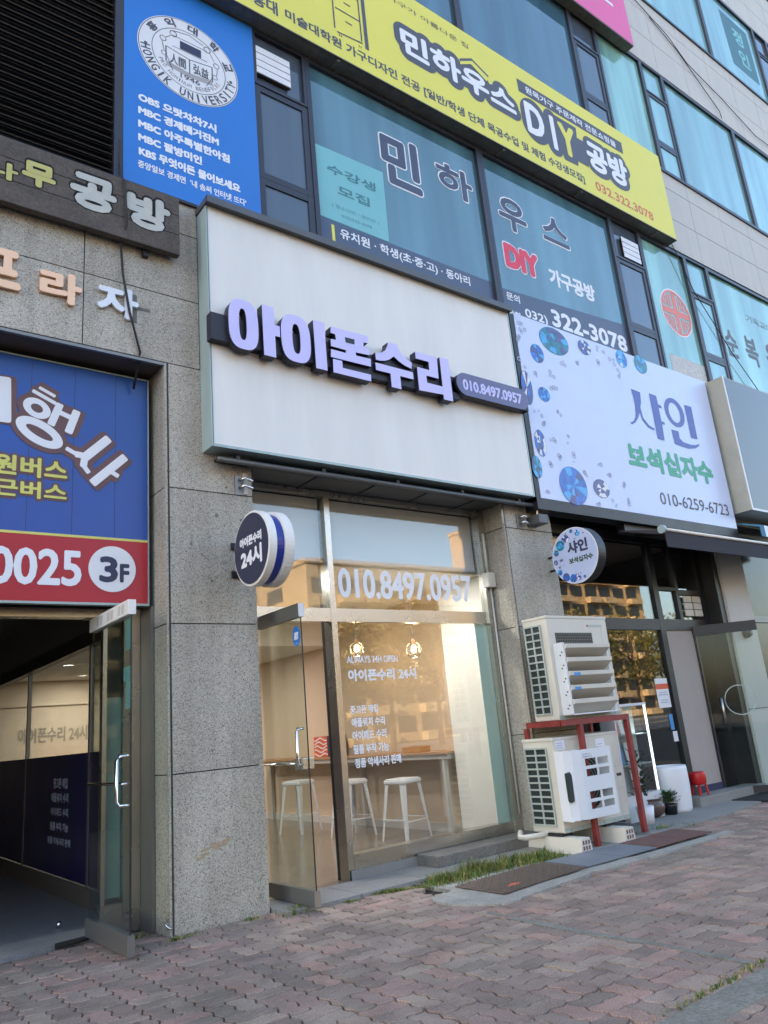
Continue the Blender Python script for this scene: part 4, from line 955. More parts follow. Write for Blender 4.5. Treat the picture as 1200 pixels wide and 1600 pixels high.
for k in range(5):
    for sx in (0, 1): mb.bar((.05 + sx * .25, y - .002, 7.93 - k * .012 + (0 if not sx else -.03)), (.3 + sx * .25, y - .002, 7.9 - k * .012 + (0 if not sx else .03)), .004, .001, (0, 1, 0))
for a, b in (((.05, 8.12), (.3, 8.08)), ((.3, 8.08), (.55, 8.12))): mb.bar((a[0], y - .002, a[1]), (b[0], y - .002, b[1]), .008, .001, (0, 1, 0))
text(mb, '人間', (.09, 7.93, .26, 8.06), y - .002, bold=.02); text(mb, '弘益', (.34, 7.93, .51, 8.06), y - .002, bold=.02)
mb.prism(ell(ex - .46, ez - .02, .018, .018, 12), y - .003, y - .002); mb.prism(ell(ex + .46, ez - .02, .018, .018, 12), y - .003, y - .002)
for cx, cz, r in ((.13, 8.32, .04), (.02, 8.2, .035), (.03, 8.02, .03), (.5, 8.32, .04), (.6, 8.16, .035), (.58, 8.0, .03)): mb.ring(ell(cx, cz, r, r, 16), ell(cx, cz, r * .8, r * .8, 16), y - .003, y - .002)
for a, b in (((.13, 8.36), (.3, 8.4)), ((.3, 8.4), (.46, 8.35)), ((.05, 8.23), (.1, 8.28)), ((.01, 8.16), (.03, 8.06)), ((.06, 8.0), (.12, 7.84)), ((.61, 8.12), (.6, 8.03)), ((.55, 7.98), (.48, 7.84)), ((.53, 8.29), (.58, 8.2))): mb.bar((a[0], y - .002, a[1]), (b[0], y - .002, b[1]), .007, .001, (0, 1, 0))
mb.bar((.12, y - .002, 8.3), (.5, y - .002, 8.3), .006, .001, (0, 1, 0)); mb.bar((.12, y - .002, 8.16), (.5, y - .002, 8.16), .006, .001, (0, 1, 0))
mb.build('emblem_print', M['char'], em)
MB().box(.2, y - .0035, 8.17, .43, y - .0012, 8.27).build('emblem_block', M['navy_print'], em)
for body, k in (('OBS 으랏차차7시', 'u1'), ('MBC 경제매거진M', 'u2'), ('MBC 아주특별한아침', 'u3'), ('MBC 팔방미인', 'u4'), ('KBS 무엇이든 물어보세요', 'u5'), ("중앙일보 경제면  '내 솜씨 인터넷 뜨다'", 'u6')):
    q = T[k]; hh = .054 if k != 'u6' else .042; zc = (q[1] + q[3]) / 2; lines(S6, 'white_vinyl', [(body, (q[0], zc - hh, q[2], zc + hh), y, dict(bold=.06 if k != 'u6' else .03, n=6))])
# --- carved wooden board
S7 = thing('wooden_sign', 'weathered dark plank sign with carved lime and white Korean letters', 'sign', (-.7, 0, 5.62))
mb = MB()
for z0, z1 in ((5.62, 5.83), (5.833, 6.04), (6.043, 6.235)): mb.cbox(-2.6, -.12, z0, .115, -.05, z1, .006)
mb.build('board', M['wood'], S7); mb = MB()
for x in (-1.6, -.2): mb.box(x, -.05, 5.56, x + .05, -.001, 6.2)
mb.build('bracket', M['black'], S7)
for b, k in (('나', 'w_na'), ('무', 'w_mu'), ('공', 'w_gong'), ('방', 'w_bang')):
    q = T[k]; lines(S7, 'dark', [(b, (q[0] - .012, q[1] - .006, q[2] + .012, q[3] + .024), -.1212, dict(bold=.1, n=12))], 'letter_shade')  # flat dark outlines painted as the shade round each letter
lines(S7, 'oldlime', [('나', T['w_na'], -.1235, dict(bold=.05)), ('무', T['w_mu'], -.1235, dict(bold=.06))], 'letter')
lines(S7, 'pale_paint', [('공', T['w_gong'], -.1235, dict(bold=.06)), ('방', T['w_bang'], -.1235, dict(bold=.06))], 'letter')
# --- raised metal letters on the stone
for ch, k, m, lb in (('프', 'pz_f', 'gold', 'rose gold Korean letter cut by the left edge of the view'), ('라', 'pz_r', 'gold', 'rose gold Korean letter standing whole on the stone left of a seam'), ('자', 'pz_j', 'silver', 'silver blue Korean letter crossed by the black cable')):
    mb = MB(); text(mb, ch, T[k], -.035, bold=.05, n=8, ext=.03, step=.0001); tag(mb.build('metal_letter', M[m]), lb, 'letter', 'metal letters on the stone lintel')
mb = MB(); text(mb, 'ㅏ', (-.3, 4.88, -.12, 5.16), -.0012, bold=.02); mb.build('adhesive_ghost', M['ghost'], LT)
# --- travel banner in the entrance
S8 = thing('window_banner', 'blue and red travel banner with white tilted lettering above the left entrance', 'banner', (-.6, .3, 2.45))
mb = MB(); mb.box(-3.12, .25, 3.0, -.06, .3, 4.47); mb.build('upper_panel', M['bannerblue'], S8)
MB().box(-3.12, .25, 2.46, -.06, .3, 2.98).build('lower_panel', M['red'], S8); MB().box(-3.12, .248, 2.98, -.06, .3, 3.0).build('stripe', M['lime'], S8)
mb = MB(); mb.box(-3.14, .24, 4.471, -.05, .3, 4.482); mb.box(-.059, .24, 2.44, -.05, .3, 4.47); mb.box(-3.14, .24, 2.44, -.059, .3, 2.458); mb.build('rim', M['sign_edge'], S8)
mb = MB()
for x in (-1.02, -.68, -.34): mb.box(x, .2492, 3.01, x + .004, .2499, 4.46)
mb.build('panel_seam', M['navy_print'], S8)
y = .2475
STR = [((-0.957, 4.223), (-0.836, 4.169), 0.0285), ((-1.006, 4.185), (-0.831, 4.107), 0.032), ((-0.796, 4.102), (-0.859, 3.917), 0.0605), ((-0.662, 4.064), (-0.721, 3.871), 0.0641), ((-0.798, 4.034), (-0.701, 4.001), 0.0427), ((-0.401, 3.861), (-0.588, 3.668), 0.0748), ((-0.576, 3.679), (-0.659, 3.686), 0.0534), ((-0.65, 3.684), (-0.734, 3.725), 0.0356), ((-0.588, 3.668), (-0.599, 3.589), 0.057), ((-0.599, 3.598), (-0.556, 3.539), 0.0392), ((-0.26, 3.716), (-0.519, 3.455), 0.0712), ((-0.384, 3.578), (-0.315, 3.54), 0.0392), ((-1.225, 4.243), (-1.209, 3.89), 0.1068)]
RNG = [((-0.971, 4.036), 0.1104, 0.0819, 0.0481, 0.0356, -0.45), ((-0.944, 3.829), 0.1958, 0.0997, 0.1139, 0.0356, -0.47), ((-1.46, 4.06), .11, .14, .05, .075, 0.0)]
STR += [((-1.3, 4.13), (-1.22, 4.13), .05), ((-1.3, 4.0), (-1.22, 4.0), .05)]
def capsule(mb, a, b, w, yy):
    d = Vector((b[0] - a[0], b[1] - a[1])); L = d.length; an = math.atan2(d.y, d.x); r = w / 2; k = min(r, .25 * r + .006); out = []
    for sx, sy, a0 in ((1, 1, 0), (-1, 1, 90), (-1, -1, 180), (1, -1, 270)):
        for q in range(5):
            t = math.radians(a0 + 22.5 * q); u = sx * (L / 2 + r * .35 - k) + k * math.cos(t); v = sy * (r - k) + k * math.sin(t)
            out.append(((a[0] + b[0]) / 2 + u * math.cos(an) - v * math.sin(an), (a[1] + b[1]) / 2 + u * math.sin(an) + v * math.cos(an)))
    mb.prism(out, yy - .0004, yy)
def tilted(c, rx, rz, an, n=40): return [(c[0] + rx * math.cos(t) * math.cos(an) - rz * math.sin(t) * math.sin(an), c[1] + rx * math.cos(t) * math.sin(an) + rz * math.sin(t) * math.cos(an)) for t in [k * 2 * math.pi / n for k in range(n)]]
mb = MB()
for k, (a, b, w) in enumerate(STR): capsule(mb, a, b, w + .085, y - k * .0001)
for k, (c, ax, az, bx_, bz_, an) in enumerate(RNG): mb.prism(tilted(c, ax + .042, az + .042, an), y - .0022 - k * .0001, y - .0018)
mb.build('outline', M['brown'], S8)
mb = MB()
for k, (a, b, w) in enumerate(STR): capsule(mb, a, b, w, y - .003 - k * .0001)
for k, (c, ax, az, bx_, bz_, an) in enumerate(RNG): mb.ring(tilted(c, ax, az, an), tilted(c, bx_, bz_, an), y - .0048 - k * .0001, y - .0044)
mb.build('lettering', M['white_vinyl'], S8)
mb = MB()
text(mb, '학원버스', (T['b_l1'][0] - .02, T['b_l1'][1] - .02, T['b_l1'][2] + .02, T['b_l1'][3] + .02), y, bold=.12, n=8); text(mb, '퇴근버스', (T['b_l2'][0] - .02, T['b_l2'][1] - .02, T['b_l2'][2] + .02, T['b_l2'][3] + .02), y, bold=.12, n=8); mb.build('outline', M['brown'], S8)
y -= .004
mb = MB(); text(mb, '0025', (-1.262, 2.582, -.593, 2.873), y + .003, bold=.035, n=10); mb.build('digits', M['white_vinyl'], S8)
lines(S8, 'lime', [('학원버스', T['b_l1'], y, dict(bold=.04, n=6)), ('퇴근버스', T['b_l2'], y, dict(bold=.04, n=6))])
q = T['b_circ']; fl = MB().prism(ell(-.352, 2.737, .19, .19, 40), y + .001, y + .003).build('floor_disc', M['white'], S8)
mb = MB(); text(mb, '3', T['b_3'], y, bold=.05, n=8); text(mb, 'F', T['b_F'], y, bold=.05, n=8); mb.build('lettering', M['navy_print'], fl)
# --- round projecting signs
def disc(name, label, x0, x1, cy, cz, r):
    t = thing(name, label, 'round sign', (x0, cy, cz), 'round projecting signs on the pillars'); return t
D1 = disc('round_sign', 'navy round projecting sign with white opening hours, double white rim', .53, .75, -.47, 2.81, .31)
mb = MB(); mb.lathe([(.296, .532), (.31, .536), (.31, .6), (.3, .604)], (0, -.47, 2.8), 56, 'X'); mb.lathe([(.3, .68), (.312, .684), (.312, .76), (.3, .764)], (0, -.47, 2.8), 56, 'X'); mb.build('rim', M['white_sign'], D1, False)
MB().lathe([(.285, .605), (.285, .679)], (0, -.47, 2.8), 56, 'X').build('band', M['bluebottle'], D1)
fc = MB().prism([(-.47 + .291 * math.cos(a * .1122), 2.8 + .291 * math.sin(a * .1122)) for a in range(56)], .528, .5315, 'X').build('face', M['discnavy'], D1)
lines(fc, 'white_vinyl', [('아이폰수리', (.28, 2.83, .66, 2.915), .5275, dict(plane='X', bold=.06)), ('24시', (.29, 2.65, .655, 2.81), .5275, dict(plane='X', bold=.06))])
mb = MB(); mb.tube([(.64, -.19, 2.93), (.64, .002, 2.93)], .014); mb.tube([(.64, -.19, 2.68), (.64, .002, 2.68)], .014); mb.box(.58, -.02, 2.9, .7, .002, 2.96); mb.box(.58, -.02, 2.65, .7, .002, 2.71); mb.build('bracket', M['black'], D1)
D2 = disc('round_sign', 'pale round projecting sign printed with blue gems, above the outdoor units', 4.66, 4.8, -.45, 3.02, .32)
MB().lathe([(.31, .0), (.325, .004), (.325, .14), (.3, .145)], (4.66, -.45, 3.01), 56, 'X').build('case', M['black'], D2)
fc = MB().prism([(-.45 + .318 * math.cos(a * .1122), 3.01 + .318 * math.sin(a * .1122)) for a in range(56)], 4.655, 4.6595, 'X').build('face', M['discface'], D2)
mb = MB(); mb.ring([(-.45 + .324 * math.cos(a * .1122), 3.01 + .324 * math.sin(a * .1122)) for a in range(56)], [(-.45 + .317 * math.cos(a * .1122), 3.01 + .317 * math.sin(a * .1122)) for a in range(56)], 4.654, 4.662, 'X'); mb.build('rim', M['white'], D2)
mb = MB(); text(mb, '샤인', (.36, 3.03, .65, 3.18), 4.6545, 'X', bold=.05); mb.build('lettering', M['navy_print'], fc)
mb = MB(); text(mb, '보석십자수', (.36, 2.92, .7, 2.99), 4.6545, 'X', bold=.05); mb.build('lettering', M['leafdark'], fc)
for (u, v, r, bmt) in ((.265, 3.165, .062, 'gem_teal'), (.195, 3.09, .036, 'gem_teal'), (.36, 3.225, .045, 'gem_navy'), (.165, 2.98, .03, 'gem_navy'), (.285, 2.785, .05, 'gem_blue'), (.385, 2.755, .048, 'gem_blue'), (.205, 2.86, .034, 'gem_blue'), (.535, 3.255, .036, 'gem_sky'), (.25, 3.0, .024, 'gem_navy'), (.45, 3.295, .022, 'gem_teal'), (.215, 2.925, .02, 'gem_navy'), (.47, 2.745, .026, 'gem_navy'), (.545, 2.745, .018, 'gem_blue'), (.315, 3.235, .018, 'gem_blue'), (.61, 3.235, .016, 'gem_navy')): facets(fc, u, v, r, r, bmt, 4.655, plane='X')
mb = MB()
for k in range(26):
    a = random.uniform(1.2, 5.2); rr = random.uniform(.19, .29); cy, cz, r = .45 + rr * math.cos(a), 3.01 + rr * math.sin(a), random.uniform(.005, .012); mb.prism([(-cy + r * math.cos(i * 1.05), cz + r * math.sin(i * 1.05)) for i in range(6)], 4.6535, 4.6548, 'X')
mb.build('bubble_print', M['gem_navy'], fc)
mb = MB(); mb.tube([(4.74, -.13, 3.08), (4.74, .002, 3.08)], .014); mb.tube([(4.74, -.13, 2.92), (4.74, .002, 2.92)], .014); mb.build('bracket', M['black'], D2)
# --- second floor vinyl on the panes
def onpane(key, name, m, fn):
    mb = MB(); fn(mb); return mb.build(name, M[m], WIN[key])
yv = .048
def inset(b, d): return (b[0] + d, b[1] + d, b[2] - d, b[3] - d)
lines(WIN['a1'], 'white_vinyl', [('민', T['v_min'], yv, dict(bold=.06, n=12)), ('하', T['v_ha'], yv, dict(bold=.06, n=12))], 'letter_outline')
lines(WIN['a1'], 'violet_outline', [('민', inset(T['v_min'], .022), yv - .003, dict(bold=.037, n=10)), ('하', inset(T['v_ha'], .022), yv - .003, dict(bold=.037, n=10))], 'letter')
po = onpane('a1', 'poster', 'paleposter', lambda mb: mb.prism(T['v_post'], yv - .001, yv))
lines(WIN['a1'], 'postertext', [('수강생', T['v_p1'], yv - .002, dict(bold=.04, n=6)), ('모집', T['v_p2'], yv - .002, dict(bold=.04, n=6)), ('( 청소년반 / 성인반 )', (2.0, 7.0, 2.66, 7.06), yv - .002, {}), ('032)322-3078', (2.12, 6.9, 2.55, 6.95), yv - .002, {})])
bd = onpane('a1', 'vinyl_band', 'slate', lambda mb: mb.box(1.8, yv - .0015, 6.34, 4.5, yv + .0004, 6.81))
onpane('a1', 'lettering', 'white_vinyl', lambda mb: text(mb, '유치원 · 학생(초·중·고) · 동아리', T['v_t1'], yv - .003, bold=.025, n=6))
onpane('a1', 'yellow_mark', 'yellow', lambda mb: mb.box(1.965, yv - .0035, 6.55, 2.005, yv - .0025, 6.76))
lines(WIN['a2'], 'white_vinyl', [('우', T['v_u'], yv, dict(bold=.06, n=12)), ('스', T['v_s'], yv, dict(bold=.06, n=12)), ('DIY', T['v_diy'], yv, dict(bold=.1, n=12))], 'letter_outline')
lines(WIN['a2'], 'violet_outline', [('우', inset(T['v_u'], .022), yv - .003, dict(bold=.037, n=10)), ('스', inset(T['v_s'], .022), yv - .003, dict(bold=.037, n=10))], 'letter')
onpane('a2', 'lettering', 'diy_red', lambda mb: text(mb, 'DIY', inset(T['v_diy'], .02), yv - .003, bold=.08, n=10))
onpane('a2', 'vinyl_band', 'slate', lambda mb: mb.prism([(4.625, 6.34), (7.43, 6.34), (7.43, 6.975), (4.625, 6.78)], yv - .0015, yv + .0004))
lines(WIN['a2'], 'white_vinyl', [('가구공방', T['v_gg'], yv, dict(bold=.05, n=8)), ('문의', T['v_mun'], yv - .003, dict(bold=.03)), ('전화', T['v_jeon'], yv - .003, dict(bold=.03)), ('032)', T['v_032'], yv - .003, dict(bold=.03)), ('322-3078', T['v_322'], yv - .003, dict(bold=.05))])
# church emblem, lace and letters on the paler panes
def emblem(mb):
    cx, cz, r = 9.05, 7.65, .43
    mb.ring(ell(cx, cz, r, r, 48), ell(cx, cz, r * .9, r * .9, 48), yv - .001, yv); mb.box(cx - .055, yv - .0012, cz - .37, cx + .055, yv, cz + .37); mb.box(cx - .37, yv - .0014, cz - .06, cx + .37, yv - .0002, cz + .06)
    for k in range(1, 5):
        for sx in (-1, 1):
            x = cx + sx * (.055 + k * .068); h = math.sqrt(max(0, .38 ** 2 - (x - cx) ** 2)) - .02
            if h > .12: mb.box(x - .02, yv - .001, cz + .09, x + .02, yv, cz + h); mb.box(x - .02, yv - .001, cz - h, x + .02, yv, cz - .09)
onpane('a4', 'emblem_backing', 'white_vinyl', lambda mb: mb.ring(ell(9.05, 7.65, .455, .455, 48), ell(9.05, 7.65, .43, .43, 48), yv, yv + .0005)); onpane('a4', 'emblem', 'coral', emblem)
onpane('a4', 'lace_curtain', 'lace', lambda mb: mb.box(8.55, yv, 6.34, 9.6, yv + .001, 6.77))
lines(WIN['a6'], 'greyletter', [('순', T['v_sun'], yv, dict(bold=.03)), ('복', T['v_bok'], yv, dict(bold=.03)), ('음', T['v_eum'], yv, dict(bold=.03)), ('기독교대한', (11.62, 8.2, 12.9, 8.36), yv, {})])
pn = onpane('c2', 'window_sign', 'teal_panel', lambda mb: mb.prism([(14.3, 15.95), (15.55, 15.95), (15.55, 17.6), (14.25, 17.6)], yv - .001, yv))
lines(WIN['c2'], 'paleposter', [('정', (14.7, 16.85, 15.2, 17.35), yv - .002, dict(bold=.04)), ('인', (14.75, 16.2, 15.25, 16.7), yv - .002, dict(bold=.04))])

# ================================================================== OBJECTS AT THE FRONT
# --- roll awning of the craft shop and striped awning beyond
AW = thing('awning', 'rolled dark canvas awning with a pale front bar above the craft shop door', 'awning', (7.6, -.4, 3.2))
P = [(6.45, 9.4)]
mb = MB(); mb.tube([(6.06, -.75, 3.365), (10.6, -.75, 3.365)], .02, 10); mb.build('front_bar', M['white_sign'], AW, True)
mb = MB(); mb.lathe([(.0, -.01), (.055, -.008), (.055, .03), (.0, .032)], (6.03, -.75, 3.36), 20, 'X'); mb.build('end_cap', M['sign_edge'], AW)
mb = MB(); mb.prism([(-.745, 3.35), (-.1, 3.52), (-.1, 3.5), (-.735, 3.3), (-.74, 3.14), (-.755, 3.14)], 6.1, 10.6, 'X'); mb.build('canvas', M['awning'], AW)
MB().box(6.2, -.12, 3.5, 10.6, -.0, 3.62).build('cassette', M['black'], AW)
mb = MB()
for x in (6.5, 8.4): mb.bar((x, -.05, 3.5), (x + .1, -.72, 3.34), .03, .04)
mb.build('folding_arm', M['black'], AW)
A2 = thing('awning', 'small white and blue striped awning scrap under the grey sign', 'awning', (9.8, -.3, 3.8))
mb, m2 = MB(), MB()
for k in range(16):
    x = 9.2 + k * .12; (mb if k % 2 else m2).prism([(-.45, 3.78), (-.1, 3.9), (-.1, 3.88), (-.44, 3.75), (-.44, 3.6), (-.45, 3.6)], x, x + .12, 'X')
w_ = mb.build('canvas', M['white_vinyl'], A2); m2.build('stripe', M['bluestripe'], w_)
# --- outdoor units
def ac(label, x0, x1, yf, yb, z0, z1, rows, loc, first):
    t = thing('outdoor_unit', label, 'air conditioner', (loc, (yf + yb) / 2, z0), 'air conditioner outdoor units')
    mb = MB(); mb.cbox(x0 + .004, yf, z0, x1, yb, z1, .012); mb.cbox(x0 - .004, yf - .006, z1 - .025, x1 + .006, yb + .004, z1 + .004, .006); mb.build('case', M['cream'], t)
    gy0, gy1, gz0, gz1 = yf + .09, yb - .03, z0 + .07, z1 - .09
    MB().box(x0 - .001, gy0, gz0, x0 + .003, gy1, gz1).build('fins', M['fin'], t)
    mb = MB(); dz = (gz1 - gz0) / rows
    for k in range(rows + 1): mb.box(x0 - .014, gy0 - .008, gz0 + k * dz - .008, x0 - .0015, gy1 + .008, gz0 + k * dz + .008)
    for yy in (gy0, (gy0 + gy1) / 2, gy1): mb.box(x0 - .013, yy - .009, gz0 + .0085, x0 - .0016, yy + .009, gz1 - .0085)
    mb.build('side_grille', M['acside'], t)
    mb = MB(); mb.box(x0 + .0, yf - .0015, z0 + .0, x1, yf + .0, z0 + .045)
    for zz in (z0 + .35 * (z1 - z0), z0 + .6 * (z1 - z0)): mb.box(x1 - .13, yf - .0012, zz, x1 - .01, yf + .0, zz + .003)
    mb.box(x1 - .115, yf - .0012, z0 + .05, x1 - .112, yf, z1 - .1); mb.build('panel_seam', M['acside'], t)
    mb = MB()
    for k in range(6): mb.lathe([(.006, -.003), (.006, .0)], (x0 + .1 + k * (x1 - x0 - .2) / 5, yf - .001, z1 - .012), 8, 'Y'); mb.lathe([(.006, -.003), (.006, .0)], (x0 + .1 + k * (x1 - x0 - .2) / 5, yf - .0015, z0 + .02), 8, 'Y')
    mb.build('screw', M['steel_dark'], t)
    return t
U1 = ac('upper outdoor unit on the red stand, five angled vanes on its front', 3.97, 4.99, -.47, -.13, 1.225, 2.30, 12, 4.48, True)
MB().box(4.09, -.474, 1.3, 4.7, -.4695, 2.12).build('fan_opening', M['fin'], U1)
mb = MB()
for k in range(22): x = 4.1 + k * .028; mb.bar((x, -.478, 1.98), (x, -.478, 2.115), .004)
for k in range(5): mb.bar((4.09, -.479, 1.985 + k * .03), (4.7, -.479, 1.985 + k * .03), .004)
mb.build('fan_guard', M['steel_dark'], U1)
df = MB(); df.box(4.03, -.60, 1.27, 4.055, -.471, 2.0); df.box(4.80, -.56, 1.27, 4.825, -.471, 2.0); df.box(4.056, -.59, 1.262, 4.80, -.471, 1.275)
DF = df.build('deflector', M['cream2'], U1)
for k in range(5):
    z = 1.3 + k * .142; v = MB(); v.prism([(-.475, z - .025), (-.62, z + .075), (-.622, z + .117), (-.6, z + .119), (-.475, z + .0)], 4.058, 4.79, 'X'); v.build('vane', M['cream'], DF)
mb = MB(); mb.prism([(-.6215, 1.545 + .142), (-.6215, 1.51 + .142), (-.6205, 1.51 + .142), (-.6205, 1.545 + .142)], 4.12, 4.22, 'X'); mb.prism([(-.6215, 1.40 + .142), (-.6215, 1.37 + .142), (-.6205, 1.37 + .142), (-.6205, 1.40 + .142)], 4.1, 4.2, 'X'); mb.box(4.12, -.56, 1.615, 4.21, -.555, 1.66); mb.build('blue_sticker', M['bluelabel'], DF)
mb = MB()
for k in range(5):
    mb.lathe([(.009, -.003), (.009, .0)], (4.03, -.575, 1.36 + k * .135), 8, 'X'); mb.lathe([(.009, -.003), (.009, .0)], (4.03, -.55, 1.33 + k * .135), 8, 'X')
mb.build('screw', M['black'], DF)
mb = MB(); mb.box(4.66, -.4725, 2.185, 4.9, -.4708, 2.21); lg = mb.build('maker_plate', M['acside'], U1); mb = MB(); mb.prism(ell(4.645, 2.197, .012, .012, 14), -.4735, -.4708); mb.build('red_dot', M['red'], lg)
mb = MB(); mb.box(4.88, -.4728, 1.8, 4.95, -.4706, 1.825); mb.build('handle_slot', M['joint'], U1)
U2 = ac('lower outdoor unit on pale plastic feet, white slotted wind cover on its front', 3.80, 4.86, -.47, -.06, .165, 1.055, 11, 4.33, False)
MB().prism(ell(4.22, .62, .3, .3, 40), -.473, -.4705).build('fan_opening', M['fin'], U2)
mb = MB()
for r in (.06, .1, .14, .18, .22, .26, .3): mb.ring(ell(4.22, .62, r, r, 36), ell(4.22, .62, r - .005, r - .005, 36), -.478, -.474)
mb.build('fan_guard', M['acside'], U2)
cv = MB(); yF = -.645
cv.prism([(-.49, 3.78), (-.56, 3.8), (yF, 3.95), (yF, 3.965), (-.6, 3.96), (-.55, 3.83), (-.5, 3.8)], .29, .92, 'Z') if False else None
def flank():
    m = MB(); pts = [(3.77, -.5), (3.80, -.58), (3.88, -.625), (3.99, yF)]
    for (a, b) in zip(pts, pts[1:]):
        m.add([(a[0], a[1], .285), (b[0], b[1], .275), (b[0], b[1], .925), (a[0], a[1], .935), (a[0] + .012, a[1] + .016, .285), (b[0] + .004, b[1] + .016, .275), (b[0] + .004, b[1] + .016, .925), (a[0] + .012, a[1] + .016, .935)], [(0, 1, 2, 3), (7, 6, 5, 4), (0, 4, 5, 1), (3, 2, 6, 7)])
    return m
cv = flank()
def hbar(z0, z1): cv.box(3.99, yF, z0, 4.47, yF + .012, z1)
zz = [.275, .36, .425, .455, .525, .665, .735, .765, .835, .925]
for k in (0, 2, 4, 6, 8): hbar(zz[k], zz[k + 1])
for a, b in ((1, 2), (3, 4), (5, 6), (7, 8)):
    for x0, x1 in ((3.99, 4.05), (4.225, 4.245), (4.42, 4.47)): cv.box(x0, yF, zz[a], x1, yF + .012, zz[b])
cv.box(4.455, yF + .0125, .275, 4.47, -.48, .925); cv.box(3.8, -.6, .272, 4.455, -.48, .284)
CV = cv.build('wind_cover', M['cream2'], U2)
mb = MB(); mb.prism([(3.785, .47), (3.80, .45), (3.845, .46), (3.85, .7), (3.83, .73), (3.785, .72)], -.617, -.585); mb.build('cover_opening', M['fin'], CV)
mb = MB(); text(mb, '실외기', (4.02, .87, 4.14, .885), yF - .001); text(mb, '바람막이', (4.02, .845, 4.16, .862), yF - .001); mb.build('cover_print', M['gem_navy'], CV)
mb = MB(); mb.box(3.84, -.4725, .94, 3.98, -.4708, 1.03); mb.box(4.47, -.4725, .86, 4.62, -.4708, 1.0); mb.build('data_label', M['white'], U2)
mb = MB()
for k in range(3): mb.box(3.85, -.4732, .955 + k * .022, 3.95, -.4726, .963 + k * .022); mb.box(4.49, -.4732, .88 + k * .03, 4.58, -.4726, .89 + k * .03)
mb.build('label_print', M['bubble'], U2)
mb = MB(); mb.box(4.74, -.4728, .6, 4.82, -.4706, .63); mb.build('handle_slot', M['joint'], U2)
for x, lb in ((3.82, 'pale plastic foot with slotted end under the lower outdoor unit, next to the grass'), (4.5, 'pale plastic foot with slotted end under the lower outdoor unit, next to the clay pot')):
    t = thing('unit_foot', lb, 'foot', (x, -.35, 0), 'plastic feet under the outdoor unit')
    MB().prism([(x - .085, -.004), (x + .085, -.004), (x + .06, .135), (x - .06, .135)], -.7, -.02).build('block', M['cream'], t)
    mb = MB()
    for k in range(3):
        for z in (.03, .08): mb.box(x - .052 + k * .04, -.7025, z, x - .03 + k * .04, -.7002, z + .035)
    mb.build('slot', M['brown'], t)
    MB().box(x - .04, -.45, .1355, x + .04, -.1, .166).build('rubber_pad', M['rubber'], t)
# --- red steel stand
ST = thing('steel_stand', 'red oxide angle steel stand carrying the upper outdoor unit', 'stand', (4.5, -.35, 0))
for x in (4.19, 4.98): MB().box(x - .025, -.555, -.01, x + .025, -.505, 1.164).build('leg', M['redsteel'], ST)
for x in (3.93, 4.98): MB().box(x - .02, -.055, .9, x + .02, -.005, 1.164).build('wall_bracket', M['redsteel'], ST)
mb = MB(); mb.box(3.93, -.556, 1.165, 5.006, -.506, 1.2235); mb.box(3.95, -.06, 1.165, 4.96, -.01, 1.2235); mb.box(3.925, -.5, 1.166, 3.975, -.06, 1.222); mb.box(4.955, -.5, 1.166, 5.004, -.06, 1.222); mb.build('top_frame', M['redsteel'], ST)
# --- white drain pipe on the step
mb = MB(); mb.tube([(3.55, -.12, .2), (3.5, -.16, .16), (3.52, -.2, .155), (3.66, -.24, .155), (3.8, -.24, .155), (3.98, -.22, .19)], .028, 12); PP = mb.build('drain_pipe', M['cream'], None, True); tag(PP, 'bent white drain pipe lying on the step beside the lower outdoor unit', 'pipe')
# --- pots, stool, display cabinet near the craft shop
BK = thing('planter', 'tall white barrel planter outside the craft shop', 'planter', (6.45, .02, .012))
MB().lathe([(.165, .012), (.175, .014), (.185, .05), (.195, .2), (.2, .35), (.198, .5), (.192, .545), (.18, .548), (.178, .5), (.17, .45)], (6.47, .04, 0), 40).build('barrel', M['white'], BK, True)
MB().lathe([(.0, .45), (.17, .452)], (6.47, .04, 0), 30).build('soil', M['dark'], BK)
PT = thing('plant_pot', 'squat brown glazed pot beside the red stand', 'pot', (5.98, .05, .012))
MB().lathe([(.09, .012), (.15, .05), (.175, .12), (.165, .17), (.14, .19), (.15, .215), (.155, .225), (.14, .225), (.12, .2)], (5.95, .05, 0), 36).build('pot', M['pot'], PT, True)
def tuft(c, r, h, n, m, parent, w=.02):
    mb = MB(); rnd = random.Random(int(c[0] * 1000 + n))
    for _ in range(n):
        a = rnd.uniform(0, 6.28); t = rnd.uniform(.2, 1); p = Vector((c[0] + r * t * math.cos(a) * rnd.random(), c[1] + r * t * math.sin(a) * rnd.random(), c[2] + h * rnd.random()))
        d = Vector((math.cos(a), math.sin(a), rnd.uniform(.2, 1.2))).normalized(); s = d.cross(Vector((0, 0, 1))).normalized(); L = w * rnd.uniform(1, 2.2)
        mb.add([p, p + d * L * .5 + s * w * .4, p + d * L, p + d * L * .5 - s * w * .4], [(0, 1, 2, 3)])
    return mb.build('leaves', M[m], parent)
tuft((5.95, .05, .2), .13, .06, 90, 'leafdark', PT)
P2_ = thing('plant_pot', 'small black pot of bright succulent between the clay pot and the white planter', 'pot', (6.2, -.05, .012))
MB().lathe([(.06, .012), (.075, .1), (.085, .13), (.075, .13), (.07, .11)], (6.22, -.05, 0), 28).build('pot', M['black'], P2_, True)
tuft((6.2, -.05, .14), .15, .12, 240, 'leaf', P2_, .03)
WH = thing('garden_ornament', 'orange wooden cart ornament with a spoked wheel behind the red stand', 'ornament', (5.62, .1, .012))
MB().cbox(5.45, .05, .02, 5.62, .3, .3, .008).build('body', M['orange'], WH)
